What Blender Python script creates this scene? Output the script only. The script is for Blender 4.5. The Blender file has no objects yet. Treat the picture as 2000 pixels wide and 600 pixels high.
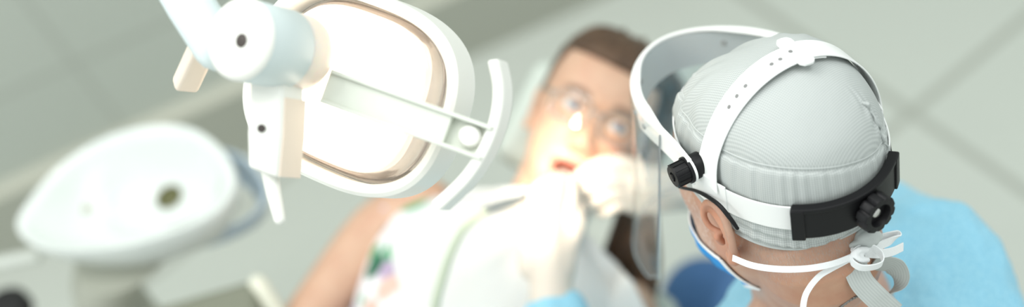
import bpy, bmesh, math, random
from mathutils import Vector, Matrix, noise
PI = math.pi
random.seed(7)
S = bpy.context.scene
COL = S.collection
V = Vector

# ------------------------------------------------------------------ camera
FP = 50 / 36 * 2000
PITCH, ROLL = math.radians(50), math.radians(24)
CAM = V((0, 0, 2.35))
FW = V((0, math.cos(PITCH), -math.sin(PITCH)))
_u0 = V((0, math.sin(PITCH), math.cos(PITCH)))
_r0 = V((1, 0, 0))
CR = math.cos(ROLL) * _r0 - math.sin(ROLL) * _u0
CU = math.sin(ROLL) * _r0 + math.cos(ROLL) * _u0

def cv(x, y, z):            # direction given along camera right / up / back, in world axes
    return CR * x + CU * y - FW * z

def P(px, py, d):           # place in the world seen at that pixel, at that depth
    return CAM + CR * ((px - 1000) / FP * d) + CU * ((300 - py) / FP * d) + FW * d

cam_d = bpy.data.cameras.new('camera')
cam = bpy.data.objects.new('camera', cam_d)
COL.objects.link(cam)
cam.matrix_world = Matrix((
    (CR.x, CU.x, -FW.x, CAM.x), (CR.y, CU.y, -FW.y, CAM.y), (CR.z, CU.z, -FW.z, CAM.z), (0, 0, 0, 1)))
cam_d.lens = 50
cam_d.sensor_width = 36
cam_d.clip_start = 0.05
cam_d.dof.use_dof = True
cam_d.dof.focus_distance = 1.24
cam_d.dof.aperture_fstop = 1.5
cam_d.dof.aperture_blades = 0
S.camera = cam

# ------------------------------------------------------------------ materials
def mat(name, col, rough=0.5, metal=0.0, sss=0.0, coat=0.0, emis=None, estr=0.0, trans=0.0, ior=1.45, spec=0.5, sheen=0.0):
    m = bpy.data.materials.new(name)
    m.use_nodes = True
    b = m.node_tree.nodes['Principled BSDF']
    b.inputs['Base Color'].default_value = (*col, 1)
    b.inputs['Roughness'].default_value = rough
    b.inputs['Metallic'].default_value = metal
    b.inputs['IOR'].default_value = ior
    b.inputs['Specular IOR Level'].default_value = spec
    if sss:
        b.inputs['Subsurface Weight'].default_value = sss
        b.inputs['Subsurface Radius'].default_value = (0.012, 0.005, 0.003)
        b.inputs['Subsurface Scale'].default_value = 0.6
    b.inputs['Coat Weight'].default_value = coat
    b.inputs['Transmission Weight'].default_value = trans
    b.inputs['Sheen Weight'].default_value = sheen
    if emis:
        b.inputs['Emission Color'].default_value = (*emis, 1)
        b.inputs['Emission Strength'].default_value = estr
    return m

class NT:
    def __init__(s, m):
        s.m, s.t = m, m.node_tree
        s.b = s.t.nodes['Principled BSDF']
    def n(s, typ, **kw):
        nd = s.t.nodes.new(typ)
        for k, v in kw.items():
            if k in nd.inputs.keys(): nd.inputs[k].default_value = v
            else: setattr(nd, k, v)
        return nd
    def l(s, a, b): s.t.links.new(a, b)
    def ramp(s, src, stops):
        r = s.n('ShaderNodeValToRGB')
        e = r.color_ramp.elements
        while len(e) < len(stops): e.new(0.5)
        for i, (p, c) in enumerate(stops):
            e[i].position = p
            e[i].color = (*c, 1) if len(c) == 3 else c
        s.l(src, r.inputs[0])
        return r.outputs[0]
    def mix(s, fac, a, b):
        x = s.n('ShaderNodeMix', data_type='RGBA')
        for i, val in ((0, fac), (6, a), (7, b)):
            if isinstance(val, (int, float)): x.inputs[i].default_value = val
            elif isinstance(val, tuple): x.inputs[i].default_value = (*val, 1)
            else: s.l(val, x.inputs[i])
        return x.outputs[2]
    def math(s, op, a, b=0.0):
        x = s.n('ShaderNodeMath', operation=op)
        for i, val in ((0, a), (1, b)):
            if isinstance(val, (int, float)): x.inputs[i].default_value = val
            else: s.l(val, x.inputs[i])
        return x.outputs[0]
    def noise(s, scale, detail=3, vec=None, out='Fac'):
        x = s.n('ShaderNodeTexNoise', Scale=scale, Detail=detail)
        if vec is not None: s.l(vec, x.inputs['Vector'])
        return x.outputs[out]
    def bump(s, h, strength=0.3, dist=0.002):
        x = s.n('ShaderNodeBump', Strength=strength, Distance=dist)
        s.l(h, x.inputs['Height'])
        s.l(x.outputs[0], s.b.inputs['Normal'])
    def obj(s): return s.n('ShaderNodeTexCoord').outputs['Object']
    def uv(s): return s.n('ShaderNodeTexCoord').outputs['UV']
    def base(s, c): s.l(c, s.b.inputs['Base Color'])

def skin_mat(name, col, red, use_attr=True, rough=0.45):
    m = mat(name, col, rough, sss=0.12)
    t = NT(m)
    o = t.obj()
    c = t.mix(t.ramp(t.noise(38, 4, o), [(0.35, (0, 0, 0)), (0.7, (1, 1, 1))]), col, red)
    if use_attr:
        a = t.n('ShaderNodeAttribute', attribute_name='tint')
        f = t.n('ShaderNodeAttribute', attribute_name='tintf')
        c = t.mix(f.outputs['Fac'], c, a.outputs['Color'])
    t.base(c)
    t.bump(t.noise(900, 2, o), 0.12, 0.0008)
    return m

M = {}
M['skin_man'] = skin_mat('weathered_skin', (0.55, 0.315, 0.21), (0.48, 0.235, 0.15))
M['skin_woman'] = skin_mat('fair_skin', (0.62, 0.405, 0.285), (0.57, 0.34, 0.235))
M['white_plastic'] = mat('white_plastic', (0.86, 0.87, 0.86), 0.35)
M['black_plastic'] = mat('black_plastic', (0.007, 0.007, 0.008), 0.45, spec=0.28)
t = NT(M['black_plastic']); t.bump(t.noise(700, 2, t.obj()), 0.10, 0.0006)
M['lamp_white'] = mat('lamp_enamel', (0.82, 0.82, 0.77), 0.38)
M['lamp_grey'] = mat('lamp_grey_plastic', (0.62, 0.70, 0.70), 0.4)
M['lamp_warm_lit'] = mat('lamp_warm_lit_plastic', (0.80, 0.69, 0.58), 0.4)  # lamp plastic with the reflector's warm glow put into the colour
M['lamp_bar'] = mat('lamp_bar_grey_white', (0.64, 0.67, 0.60), 0.45)
M['dark_hole'] = mat('dark_screw', (0.05, 0.04, 0.035), 0.5)
M['grey_hole'] = mat('strap_hole_grey', (0.22, 0.22, 0.22), 0.6)
M['steel'] = mat('steel', (0.62, 0.62, 0.60), 0.28, metal=1.0)
M['porcelain'] = mat('porcelain', (0.72, 0.76, 0.735), 0.07)
M['unit_grey'] = mat('unit_grey', (0.44, 0.45, 0.38), 0.45)
M['unit_white'] = mat('unit_white', (0.58, 0.61, 0.56), 0.4)
M['rubber_black'] = mat('rubber_black', (0.015, 0.015, 0.015), 0.6)
M['olive_vinyl'] = mat('olive_grey_vinyl', (0.19, 0.20, 0.15), 0.5)
M['cream_plastic'] = mat('cream_plastic', (0.74, 0.74, 0.62), 0.45)
M['chair_vinyl'] = mat('chair_vinyl', (0.58, 0.64, 0.58), 0.45)
M['hose'] = mat('hose_green_grey', (0.50, 0.56, 0.44), 0.45)
M['blue_plastic'] = mat('pale_blue_plastic', (0.50, 0.61, 0.72), 0.25)
M['mask_blue'] = mat('mask_blue', (0.03, 0.30, 0.72), 0.8)
t = NT(M['mask_blue']); t.bump(t.noise(500, 3, t.obj()), 0.25, 0.001)
M['mask_white'] = mat('mask_white', (0.84, 0.86, 0.87), 0.85)
t = NT(M['mask_white']); t.bump(t.noise(900, 3, t.obj()), 0.3, 0.001)
M['trouser_blue'] = mat('trouser_blue', (0.08, 0.19, 0.42), 0.85)
t = NT(M['trouser_blue']); t.bump(t.noise(60, 5, t.obj()), 0.5, 0.006)
M['chain'] = mat('dark_silver_chain', (0.25, 0.24, 0.23), 0.35, metal=0.9)

m = mat('gown_cyan', (0.25, 0.60, 0.80), 0.8, sheen=0.15)
t = NT(m); o = t.obj()
t.base(t.mix(t.ramp(t.noise(420, 4, o), [(0.35, (0, 0, 0)), (0.7, (1, 1, 1))]), (0.23, 0.54, 0.72), (0.35, 0.66, 0.80)))
mu = t.noise(14, 6, o)
t.bump(mu, 0.45, 0.012)
M['gown'] = m

m = mat('latex', (0.70, 0.63, 0.55), 0.5, sss=0.1)
t = NT(m); t.bump(t.noise(120, 4, t.obj()), 0.3, 0.003)
M['latex'] = m

def stripe_fabric(name, base, line, su, sv, bump=0.2, crink=None):
    m = mat(name, base, 0.85)
    t = NT(m)
    sep = t.n('ShaderNodeSeparateXYZ'); t.l(t.uv(), sep.inputs[0])
    def tri(x, s): 
        return t.math('SINE', t.math('MULTIPLY', x, s * 2 * PI))
    a, b = tri(sep.outputs[0], su), tri(sep.outputs[1], sv)
    f = t.math('MULTIPLY_ADD', t.math('ADD', a, b), 0.25)
    f.node.inputs[2].default_value = 0.5
    t.base(t.mix(f, line, base))
    h = t.noise(26, 5, t.obj())
    t.bump(t.math('ADD', t.math('MULTIPLY', h, 1.0), t.math('MULTIPLY', f, 0.03)), bump, 0.008)
    return m
M['cap'] = stripe_fabric('cap_fabric', (0.54, 0.57, 0.555), (0.36, 0.385, 0.38), 500, 500, 0.22)
M['cap_tie'] = stripe_fabric('cap_tie_fabric', (0.54, 0.57, 0.55), (0.40, 0.43, 0.42), 0, 9, 0.3)
M['seam'] = mat('cap_seam', (0.50, 0.53, 0.52), 0.85)

m = mat('bib_paper', (0.84, 0.85, 0.83), 0.9)
t = NT(m); t.bump(t.noise(30, 5, t.obj()), 0.35, 0.006); M['bib'] = m; m.node_tree.nodes['Principled BSDF'].inputs['Base Color'].default_value = (0.75, 0.76, 0.74, 1)

m = mat('floral_print', (0.85, 0.82, 0.84), 0.8)
t = NT(m); o = t.obj()
vo = t.n('ShaderNodeTexVoronoi', Scale=23.0, Randomness=1.0); t.l(o, vo.inputs['Vector'])
blob = t.ramp(vo.outputs['Distance'], [(0.48, (1, 1, 1)), (0.60, (0, 0, 0))])
hs = t.n('ShaderNodeSeparateColor'); t.l(vo.outputs['Color'], hs.inputs[0])
rp = t.n('ShaderNodeValToRGB'); rp.color_ramp.interpolation = 'CONSTANT'
cols = [(0.0, (0.46, 0.36, 0.50)), (0.24, (0.03, 0.03, 0.05)), (0.42, (0.07, 0.36, 0.16)), (0.60, (0.58, 0.48, 0.62)), (0.80, (0.03, 0.14, 0.08)), (0.94, (0.74, 0.50, 0.42))]
e = rp.color_ramp.elements
while len(e) < len(cols): e.new(0.5)
for i, (p_, c_) in enumerate(cols): e[i].position = p_; e[i].color = (*c_, 1)
t.l(hs.outputs[0], rp.inputs[0])
t.base(t.mix(blob, (0.86, 0.83, 0.85), rp.outputs[0]))
M['floral'] = m

m = mat('brown_hair', (0.10, 0.055, 0.032), 0.45)
t = NT(m); o = t.obj()
t.base(t.mix(t.noise(45, 5, o), (0.035, 0.020, 0.013), (0.15, 0.086, 0.048)))
t.bump(t.noise(160, 5, o), 0.5, 0.004)
M['hair'] = m
M['grey_hair'] = mat('grey_hair', (0.46, 0.41, 0.37), 0.5)
M['white_hair'] = mat('white_hair', (0.82, 0.80, 0.78), 0.5)

m = mat('eye', (0.85, 0.83, 0.80), 0.12)
t = NT(m)
a = t.n('ShaderNodeAttribute', attribute_name='tint'); t.base(a.outputs['Color'])
M['eye'] = m

def clear_mat(name, tint, refl=0.5, base_refl=0.03, rough=0.03, haze=0.0, hazecol=(0.9, 0.93, 0.95)):
    m = bpy.data.materials.new(name); m.use_nodes = True
    nt = m.node_tree; nt.nodes.clear()
    N = lambda s: nt.nodes.new(s)
    out, tr, gl, mx, lw = N('ShaderNodeOutputMaterial'), N('ShaderNodeBsdfTransparent'), N('ShaderNodeBsdfGlossy'), N('ShaderNodeMixShader'), N('ShaderNodeLayerWeight')
    tr.inputs[0].default_value = (*tint, 1)
    gl.inputs['Roughness'].default_value = rough
    lw.inputs['Blend'].default_value = 0.35
    ma = N('ShaderNodeMath'); ma.operation = 'MULTIPLY_ADD'
    ma.inputs[1].default_value = refl; ma.inputs[2].default_value = base_refl
    nt.links.new(lw.outputs['Fresnel'], ma.inputs[0])
    nt.links.new(ma.outputs[0], mx.inputs[0])
    src = tr
    if haze:
        df, m2 = N('ShaderNodeBsdfTranslucent'), N('ShaderNodeMixShader')
        df.inputs[0].default_value = (*hazecol, 1)
        m2.inputs[0].default_value = haze
        nt.links.new(tr.outputs[0], m2.inputs[1]); nt.links.new(df.outputs[0], m2.inputs[2])
        src = m2
    nt.links.new(src.outputs[0], mx.inputs[1]); nt.links.new(gl.outputs[0], mx.inputs[2])
    nt.links.new(mx.outputs[0], out.inputs['Surface'])
    return m
M['visor'] = clear_mat('clear_visor', (0.975, 0.985, 0.985), 0.22, 0.012)
M['visor_edge'] = clear_mat('visor_edge', (0.85, 0.90, 0.94), 0.7, 0.15, 0.15, 0.55)
M['lens'] = clear_mat('clear_lens', (0.96, 0.97, 0.97), 0.12, 0.010, 0.02)
M['lens_frame'] = clear_mat('clear_frame', (0.90, 0.92, 0.92), 0.5, 0.1, 0.1, 0.15)
M['skirt_glass'] = clear_mat('lamp_skirt_glass', (0.97, 0.93, 0.91), 0.9, 0.06, 0.05, 0.38, (1.0, 0.93, 0.87))

# glass mirror of the lit lamp: it glows with the bulb's light passing through
m = mat('glowing_reflector', (0.9, 0.85, 0.78), 0.3, emis=(1.0, 0.86, 0.70), estr=1.6)
t = NT(m); o = t.obj()
ln = t.n('ShaderNodeVectorMath', operation='LENGTH'); t.l(o, ln.inputs[0])
st = t.ramp(ln.outputs['Value'], [(0.03, (1.0, 1.0, 1.0)), (0.10, (0.28, 0.28, 0.28))])
t.l(t.math('MULTIPLY', st, 2.6), t.b.inputs['Emission Strength'])
M['reflector'] = m

# setting
m = mat('wall_tile', (0.42, 0.46, 0.40), 0.28)
t = NT(m); o = t.obj()
br = t.n('ShaderNodeTexBrick', Scale=1.0); br.offset = 0.0
mp = t.n('ShaderNodeMapping'); mp.inputs['Rotation'].default_value = (PI / 2, 0, 0); mp.inputs['Location'].default_value = (0.14, 0.0, 0)
t.l(o, mp.inputs[0]); t.l(mp.outputs[0], br.inputs['Vector'])
for k, v_ in (('Color1', (0.475, 0.51, 0.46, 1)), ('Color2', (0.49, 0.525, 0.475, 1)), ('Mortar', (0.41, 0.435, 0.39, 1)), ('Mortar Size', 0.008), ('Brick Width', 0.62), ('Row Height', 0.42), ('Mortar Smooth', 0.3)):
    br.inputs[k].default_value = v_
wv = t.n('ShaderNodeTexWave', Scale=9.0, Distortion=4.0, Detail=2.0); wv.bands_direction = 'Z'; t.l(o, wv.inputs['Vector'])
t.base(t.mix(t.math('MULTIPLY', wv.outputs['Fac'], 0.25), br.outputs['Color'], (0.50, 0.53, 0.48)))
M['wall'] = m

m = mat('floor_tile', (0.6, 0.62, 0.56), 0.30)
t = NT(m); o = t.obj()
br = t.n('ShaderNodeTexBrick', Scale=1.0); br.offset = 0.0
mp = t.n('ShaderNodeMapping'); mp.vector_type = 'TEXTURE'
mp.inputs['Rotation'].default_value = (0, 0, math.radians(18)); mp.inputs['Location'].default_value = (0.766, 1.644, 0)
t.l(o, mp.inputs[0]); t.l(mp.outputs[0], br.inputs['Vector'])
for k, v_ in (('Color1', (0.60, 0.635, 0.58, 1)), ('Color2', (0.615, 0.645, 0.59, 1)), ('Mortar', (0.44, 0.46, 0.41, 1)), ('Mortar Size', 0.012), ('Brick Width', 0.9), ('Row Height', 0.9), ('Mortar Smooth', 0.2)):
    br.inputs[k].default_value = v_
t.base(br.outputs['Color'])
M['floor'] = m
M['base_shaded'] = mat('baseboard_front_shaded', (0.41, 0.42, 0.36), 0.5)  # front of the board, its shade put into the colour
M['base_lit'] = mat('baseboard_top_lit', (0.62, 0.62, 0.53), 0.5)  # top of the same board, painted lighter as the lit face

# ------------------------------------------------------------------ mesh helpers
def frame(o, x, y, z):
    return Matrix(((x.x, y.x, z.x, o.x), (x.y, y.y, z.y, o.y), (x.z, y.z, z.z, o.z), (0, 0, 0, 1)))

def obj(name, bm, mt, parent=None, base=None, smooth=True, bevel=0, subsurf=0, bev_seg=2):
    """link bm (vertices in world space) as one mesh object"""
    bmesh.ops.recalc_face_normals(bm, faces=bm.faces)
    if parent is not None:
        off = parent['_o'] if '_o' in parent else (0, 0, 0)
        off = V(off)
    else:
        if base is None:
            lo = [min(v.co[i] for v in bm.verts) for i in range(3)]
            hi = [max(v.co[i] for v in bm.verts) for i in range(3)]
            base = ((lo[0] + hi[0]) / 2, (lo[1] + hi[1]) / 2, lo[2])
        off = V(base)
    bm.transform(Matrix.Translation(-off))
    me = bpy.data.meshes.new(name)
    bm.to_mesh(me); bm.free()
    if smooth:
        for p in me.polygons: p.use_smooth = True
    o = bpy.data.objects.new(name, me)
    COL.objects.link(o)
    for x in (mt if isinstance(mt, (list, tuple)) else [mt]): me.materials.append(x)
    if parent is not None:
        o.parent = parent
    else:
        o.location = off
    o['_o'] = tuple(off)
    if bevel:
        b = o.modifiers.new('bevel', 'BEVEL'); b.width = bevel; b.segments = bev_seg; b.limit_method = 'ANGLE'; b.angle_limit = math.radians(35)
        b.harden_normals = False
    if subsurf:
        s_ = o.modifiers.new('sub', 'SUBSURF'); s_.levels = subsurf; s_.render_levels = subsurf
    if smooth:
        me.set_sharp_from_angle(angle=math.radians(40)) if not subsurf else None
    return o

def tag(o, label, cat, group=None):
    o['label'] = label; o['category'] = cat
    if group: o['group'] = group
    return o

def thing(name, label, cat, loc, group=None):
    o = bpy.data.objects.new(name, None)
    COL.objects.link(o)
    o.location = loc; o['_o'] = tuple(loc)
    o.empty_display_size = 0.05
    return tag(o, label, cat, group)

def fuse(o, voxel, smooth=6, factor=0.5):
    """melt the overlapping pieces of o's mesh into one continuous surface"""
    r = o.modifiers.new('r', 'REMESH'); r.mode = 'VOXEL'; r.voxel_size = voxel
    if smooth:
        s_ = o.modifiers.new('s', 'SMOOTH'); s_.iterations = smooth; s_.factor = factor
    bpy.context.view_layer.update()
    dg = bpy.context.evaluated_depsgraph_get()
    me = bpy.data.meshes.new_from_object(o.evaluated_get(dg))
    o.modifiers.clear()
    old = o.data
    me.name = old.name
    o.data = me
    if not me.materials:
        for x in old.materials: me.materials.append(x)
    for p in me.polygons: p.use_smooth = True
    return o

def paint(o, fn):
    """own colours of a surface: fn(world point) -> (colour, amount)"""
    me = o.data
    me.attributes.new('tint', 'FLOAT_COLOR', 'POINT')
    me.attributes.new('tintf', 'FLOAT', 'POINT')
    a, f = me.attributes['tint'], me.attributes['tintf']
    off = V(o['_o'])
    ca, fa = [], []
    for v in me.vertices:
        c, k = fn(v.co + off)
        ca.extend((*c, 1.0)); fa.append(k)
    a.data.foreach_set('color', ca); f.data.foreach_set('value', fa)

def spline(pts, n):
    """Catmull-Rom through pts, n samples per span"""
    pts = [V(p) for p in pts]
    out = []
    for i in range(len(pts) - 1):
        p0 = pts[i - 1] if i else pts[0] * 2 - pts[1]
        p1, p2 = pts[i], pts[i + 1]
        p3 = pts[i + 2] if i + 2 < len(pts) else pts[-1] * 2 - pts[-2]
        for k in range(n):
            t_ = k / n
            out.append(0.5 * ((2 * p1) + (p2 - p0) * t_ + (2 * p0 - 5 * p1 + 4 * p2 - p3) * t_ ** 2 + (3 * p1 - p0 - 3 * p2 + p3) * t_ ** 3))
    out.append(pts[-1])
    return out

def lerps(vals, n):
    out = []
    for i in range(len(vals) - 1):
        for k in range(n): out.append(vals[i] + (vals[i + 1] - vals[i]) * k / n)
    out.append(vals[-1])
    return out

def tube(bm, pts, r, n=14, round_ends=True, closed=False, flat=None):
    """swept circle (flat=(a,b,ref): ellipse a across ref, b along) with rounded ends"""
    pts = [V(p) for p in pts]
    if not hasattr(r, '__len__'): r = [r] * len(pts)
    r = list(r)
    if round_ends and not closed:
        def cap(p, q, rad):
            d = (p - q).normalized()
            return [(p + d * rad * math.sin(a), rad * math.cos(a)) for a in (math.radians(25), math.radians(50), math.radians(72), math.radians(86))]
        head = list(reversed(cap(pts[0], pts[1], r[0])))
        tail = cap(pts[-1], pts[-2], r[-1])
        pts = [h[0] for h in head] + pts + [h[0] for h in tail]
        r = [h[1] for h in head] + r + [h[1] for h in tail]
    m_ = len(pts)
    def tan(i):
        if closed: return (pts[(i + 1) % m_] - pts[i - 1]).normalized()
        return (pts[min(i + 1, m_ - 1)] - pts[max(i - 1, 0)]).normalized()
    t0 = tan(0)
    ref = V(flat[2]) if flat else (V((0, 0, 1)) if abs(t0.z) < 0.9 else V((1, 0, 0)))
    nrm = (ref - t0 * ref.dot(t0)).normalized()
    rings = []
    for i in range(m_):
        t_ = tan(i)
        if flat: nrm = ref
        nrm = (nrm - t_ * nrm.dot(t_)).normalized()
        b_ = t_.cross(nrm)
        sa, sb = (flat[0], flat[1]) if flat else (1, 1)
        rings.append([bm.verts.new(pts[i] + nrm * (math.cos(2 * PI * k / n) * r[i] * sb) + b_ * (math.sin(2 * PI * k / n) * r[i] * sa)) for k in range(n)])
    for i in range(m_ if closed else m_ - 1):
        a, b_ = rings[i], rings[(i + 1) % m_]
        for k in range(n):
            bm.faces.new((a[k], a[(k + 1) % n], b_[(k + 1) % n], b_[k]))
    if not closed:
        bm.faces.new(rings[0]); bm.faces.new(list(reversed(rings[-1])))

def ribbon(bm, pts, wdirs, ndirs, w, th, closed=False, uvl=None):
    """swept rectangle: w along wdirs, th along ndirs (single vectors or one per point)"""
    m_ = len(pts)
    g = lambda x, i: (x[i] if isinstance(x, list) else x)
    rings, L = [], [0]
    for i in range(1, m_): L.append(L[-1] + (pts[i] - pts[i - 1]).length)
    for i in range(m_):
        a, b_, ww, tt = V(g(wdirs, i)) , V(g(ndirs, i)), g(w, i), g(th, i)
        rings.append([bm.verts.new(pts[i] + a * (sx * ww / 2) + b_ * (sy * tt / 2)) for sx, sy in ((-1, -1), (1, -1), (1, 1), (-1, 1))])
    uv = bm.loops.layers.uv.verify() if uvl else None
    for i in range(m_ if closed else m_ - 1):
        a, b_ = rings[i], rings[(i + 1) % m_]
        for k in range(4):
            f = bm.faces.new((a[k], a[(k + 1) % 4], b_[(k + 1) % 4], b_[k]))
            if uv:
                j = i + 1
                for lp, (s_, q) in zip(f.loops, ((L[i], k), (L[i], k + 1), (L[j], k + 1), (L[j], k))):
                    lp[uv].uv = (s_ * 100, 0.0 if q in (0, 3) else 1.0)
    if not closed:
        bm.faces.new(rings[0]); bm.faces.new(list(reversed(rings[-1])))

def boxm(bm, mx, sx, sy, sz, taper=1.0):
    """box centred on mx; the +z end scaled by taper"""
    vs = []
    for z in (-1, 1):
        k = taper if z > 0 else 1.0
        for x, y in ((-1, -1), (1, -1), (1, 1), (-1, 1)):
            vs.append(bm.verts.new(mx @ V((x * sx / 2 * k, y * sy / 2 * k, z * sz / 2))))
    for f in ((0, 1, 2, 3), (4, 5, 6, 7), (0, 1, 5, 4), (1, 2, 6, 5), (2, 3, 7, 6), (3, 0, 4, 7)):
        bm.faces.new([vs[i] for i in f])

def lathe(bm, mx, prof, n=40, lobes=None, cap=True):
    """profile [(r, z)] about mx's z; lobes=(count, depth) scallops the radius"""
    rings = []
    for r, z in prof:
        ring = []
        for k in range(n):
            a = 2 * PI * k / n
            rr = r
            if lobes and r > lobes[2]:
                rr = r * (1 - lobes[1] * max(0, math.cos(a * lobes[0])) ** 3)
            ring.append(bm.verts.new(mx @ V((rr * math.cos(a), rr * math.sin(a), z))))
        rings.append(ring)
    for a, b_ in zip(rings, rings[1:]):
        for k in range(n): bm.faces.new((a[k], a[(k + 1) % n], b_[(k + 1) % n], b_[k]))
    if cap:
        bm.faces.new(list(reversed(rings[0]))); bm.faces.new(rings[-1])

def blob(bm, c, ax, ay, az, seg=24, rings=16):
    """ellipsoid with half-axis vectors"""
    rs = []
    for i in range(1, rings):
        ph = PI * i / rings
        rs.append([bm.verts.new(c + az * math.cos(ph) + (ax * math.cos(2 * PI * k / seg) + ay * math.sin(2 * PI * k / seg)) * math.sin(ph)) for k in range(seg)])
    for a, b_ in zip(rs, rs[1:]):
        for k in range(seg): bm.faces.new((a[k], b_[k], b_[(k + 1) % seg], a[(k + 1) % seg]))
    t_, b_ = bm.verts.new(c + az), bm.verts.new(c - az)
    for k in range(seg):
        bm.faces.new((t_, rs[0][k], rs[0][(k + 1) % seg])); bm.faces.new((b_, rs[-1][(k + 1) % seg], rs[-1][k]))

def grid(bm, fn, nu, nv, closed_u=False, uvscale=None):
    """surface fn(u, v) with u, v in 0..1"""
    uvl = bm.loops.layers.uv.verify() if uvscale else None
    R = [[bm.verts.new(fn(i / nu, j / nv)) for i in range(nu if closed_u else nu + 1)] for j in range(nv + 1)]
    for j in range(nv):
        for i in range(nu):
            i2 = (i + 1) % nu if closed_u else i + 1
            f = bm.faces.new((R[j][i], R[j][i2], R[j + 1][i2], R[j + 1][i]))
            if uvl:
                for lp, (a, b_) in zip(f.loops, ((i, j), (i + 1, j), (i + 1, j + 1), (i, j + 1))):
                    lp[uvl].uv = (a / nu * uvscale[0], b_ / nv * uvscale[1])
    return R

def solidify(o, th, off=0.0):
    s_ = o.modifiers.new('solid', 'SOLIDIFY'); s_.thickness = th; s_.offset = off
    return o

def struct(name, bm, mt, **kw):
    o = obj(name, bm, mt, base=(0, 0, 0), smooth=False, **kw)
    o['kind'] = 'structure'
    return o

def ss(a, b, x):
    t_ = max(0.0, min(1.0, (x - a) / (b - a)))
    return t_ * t_ * (3 - 2 * t_)

# ------------------------------------------------------------------ room
bm = bmesh.new(); boxm(bm, Matrix.Translation((0, 0.9, -0.05)), 6.0, 6.0, 0.1); struct('floor', bm, M['floor'])
WALL_Y = 2.33
bm = bmesh.new(); boxm(bm, Matrix.Translation((0, WALL_Y + 0.05, 1.4)), 6.0, 0.1, 2.8); struct('wall_back', bm, M['wall'])
bm = bmesh.new(); boxm(bm, Matrix.Translation((0, WALL_Y - 0.022, 0.098)), 6.0, 0.044, 0.196)
bb = struct('baseboard_back', bm, [M['base_shaded'], M['base_lit']])
for p in bb.data.polygons:
    if p.normal.z > 0.9: p.material_index = 1

# ------------------------------------------------------------------ dental lamp
LA = cv(0.44, -0.06, -0.896).normalized()                   # beam
_e = cv(0.946, -0.326, 0.0); LX = (_e - LA * _e.dot(LA)).normalized()
LY = LA.cross(LX)
if LY.dot(CU) < 0: LY = -LY
LC = P(676, 172, 1.22)
LM = frame(LC, LX, LY, LA)
lamp = thing('dental_lamp', 'lit white dental operating lamp on a jointed arm, held over the reclined patient', 'dental lamp', LC)

def outline(hx, hy, n, N=96, bulge=0.0):
    out = []
    for k in range(N):
        a = 2 * PI * k / N
        c, s_ = math.cos(a), math.sin(a)
        e = 2 / n
        x = hx * math.copysign(abs(c) ** e, c); y = hy * math.copysign(abs(s_) ** e, s_)
        out.append((x, y))
    return out

def ring_loft(bm, rows, cap=False):
    """rows: list of (outline, z) in lamp space"""
    rs = [[bm.verts.new(LM @ V((x, y, z))) for x, y in o_] for o_, z in rows]
    n = len(rs[0])
    for a, b_ in zip(rs, rs[1:]):
        for k in range(n): bm.faces.new((a[k], a[(k + 1) % n], b_[(k + 1) % n], b_[k]))
    return rs

RX, RY = 0.107, 0.085
bm = bmesh.new()
prof = [(0.0, 0.0), (-0.003, -0.003), (-0.008, -0.003), (-0.0105, 0.001), (-0.0105, 0.012), (-0.009, 0.030), (-0.003, 0.032), (0.0, 0.030)]
rs = ring_loft(bm, [(outline(RX + d, RY + d, 2.7), z) for d, z in prof])
n = len(rs[0])
for k in range(n): bm.faces.new((rs[-1][k], rs[-1][(k + 1) % n], rs[0][(k + 1) % n], rs[0][k]))
obj('lamp_rim', bm, M['lamp_white'], lamp)
bm = bmesh.new()                                            # glass skirt between mirror and rim, with moulded flutes
rows = []
for i in range(10):
    f = i / 9
    hx, hy = 0.067 + (RX - 0.010 - 0.067) * f, 0.0655 + (RY - 0.010 - 0.0655) * f
    w_ = 0.0022 * math.sin(f * 5 * PI)
    rows.append(([(x - 0.0045 * (1 - f), y) for x, y in outline(hx, hy, 3.2 - 0.5 * f)], 0.004 + 0.022 * f + w_))
ring_loft(bm, rows)
o = obj('glass_skirt', bm, M['skirt_glass'], lamp); solidify(o, 0.0012); o['label'] = 'fluted clear glass skirt'
bm = bmesh.new()                                            # mirror of dichroic glass: shallow dome towards the back
rows = [(outline(0.068, 0.0655, 3.4), 0.026), (outline(0.0692, 0.067, 3.4), 0.012), (outline(0.068, 0.0655, 3.4), 0.002)]
for i in range(1, 14):
    f = i / 13
    k = math.cos(f * PI / 2) * 0.98 + 0.02
    rows.append((outline(0.066 * k, 0.0635 * k, 3.4 - 1.2 * f), -0.002 - 0.034 * math.sin(f * PI / 2)))
rows = [([(x - 0.0045, y) for x, y in o_], z) for o_, z in rows]
rs = ring_loft(bm, rows); bm.faces.new(rs[-1])
o = obj('glass_reflector', bm, M['reflector'], lamp); o['label'] = 'glowing glass reflector seen from behind'
bm = bmesh.new()                                            # bulb carrier and front cover of the lamp
lathe(bm, LM @ Matrix.Translation((0, 0, 0.0)), [(0.004, -0.03), (0.009, -0.028), (0.009, -0.004), (0.006, 0.010), (0.002, 0.014)], 20)
obj('bulb', bm, mat('bulb_glass', (1, 0.95, 0.9), 0.2, emis=(1.0, 0.85, 0.65), estr=6.0), lamp)

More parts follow.
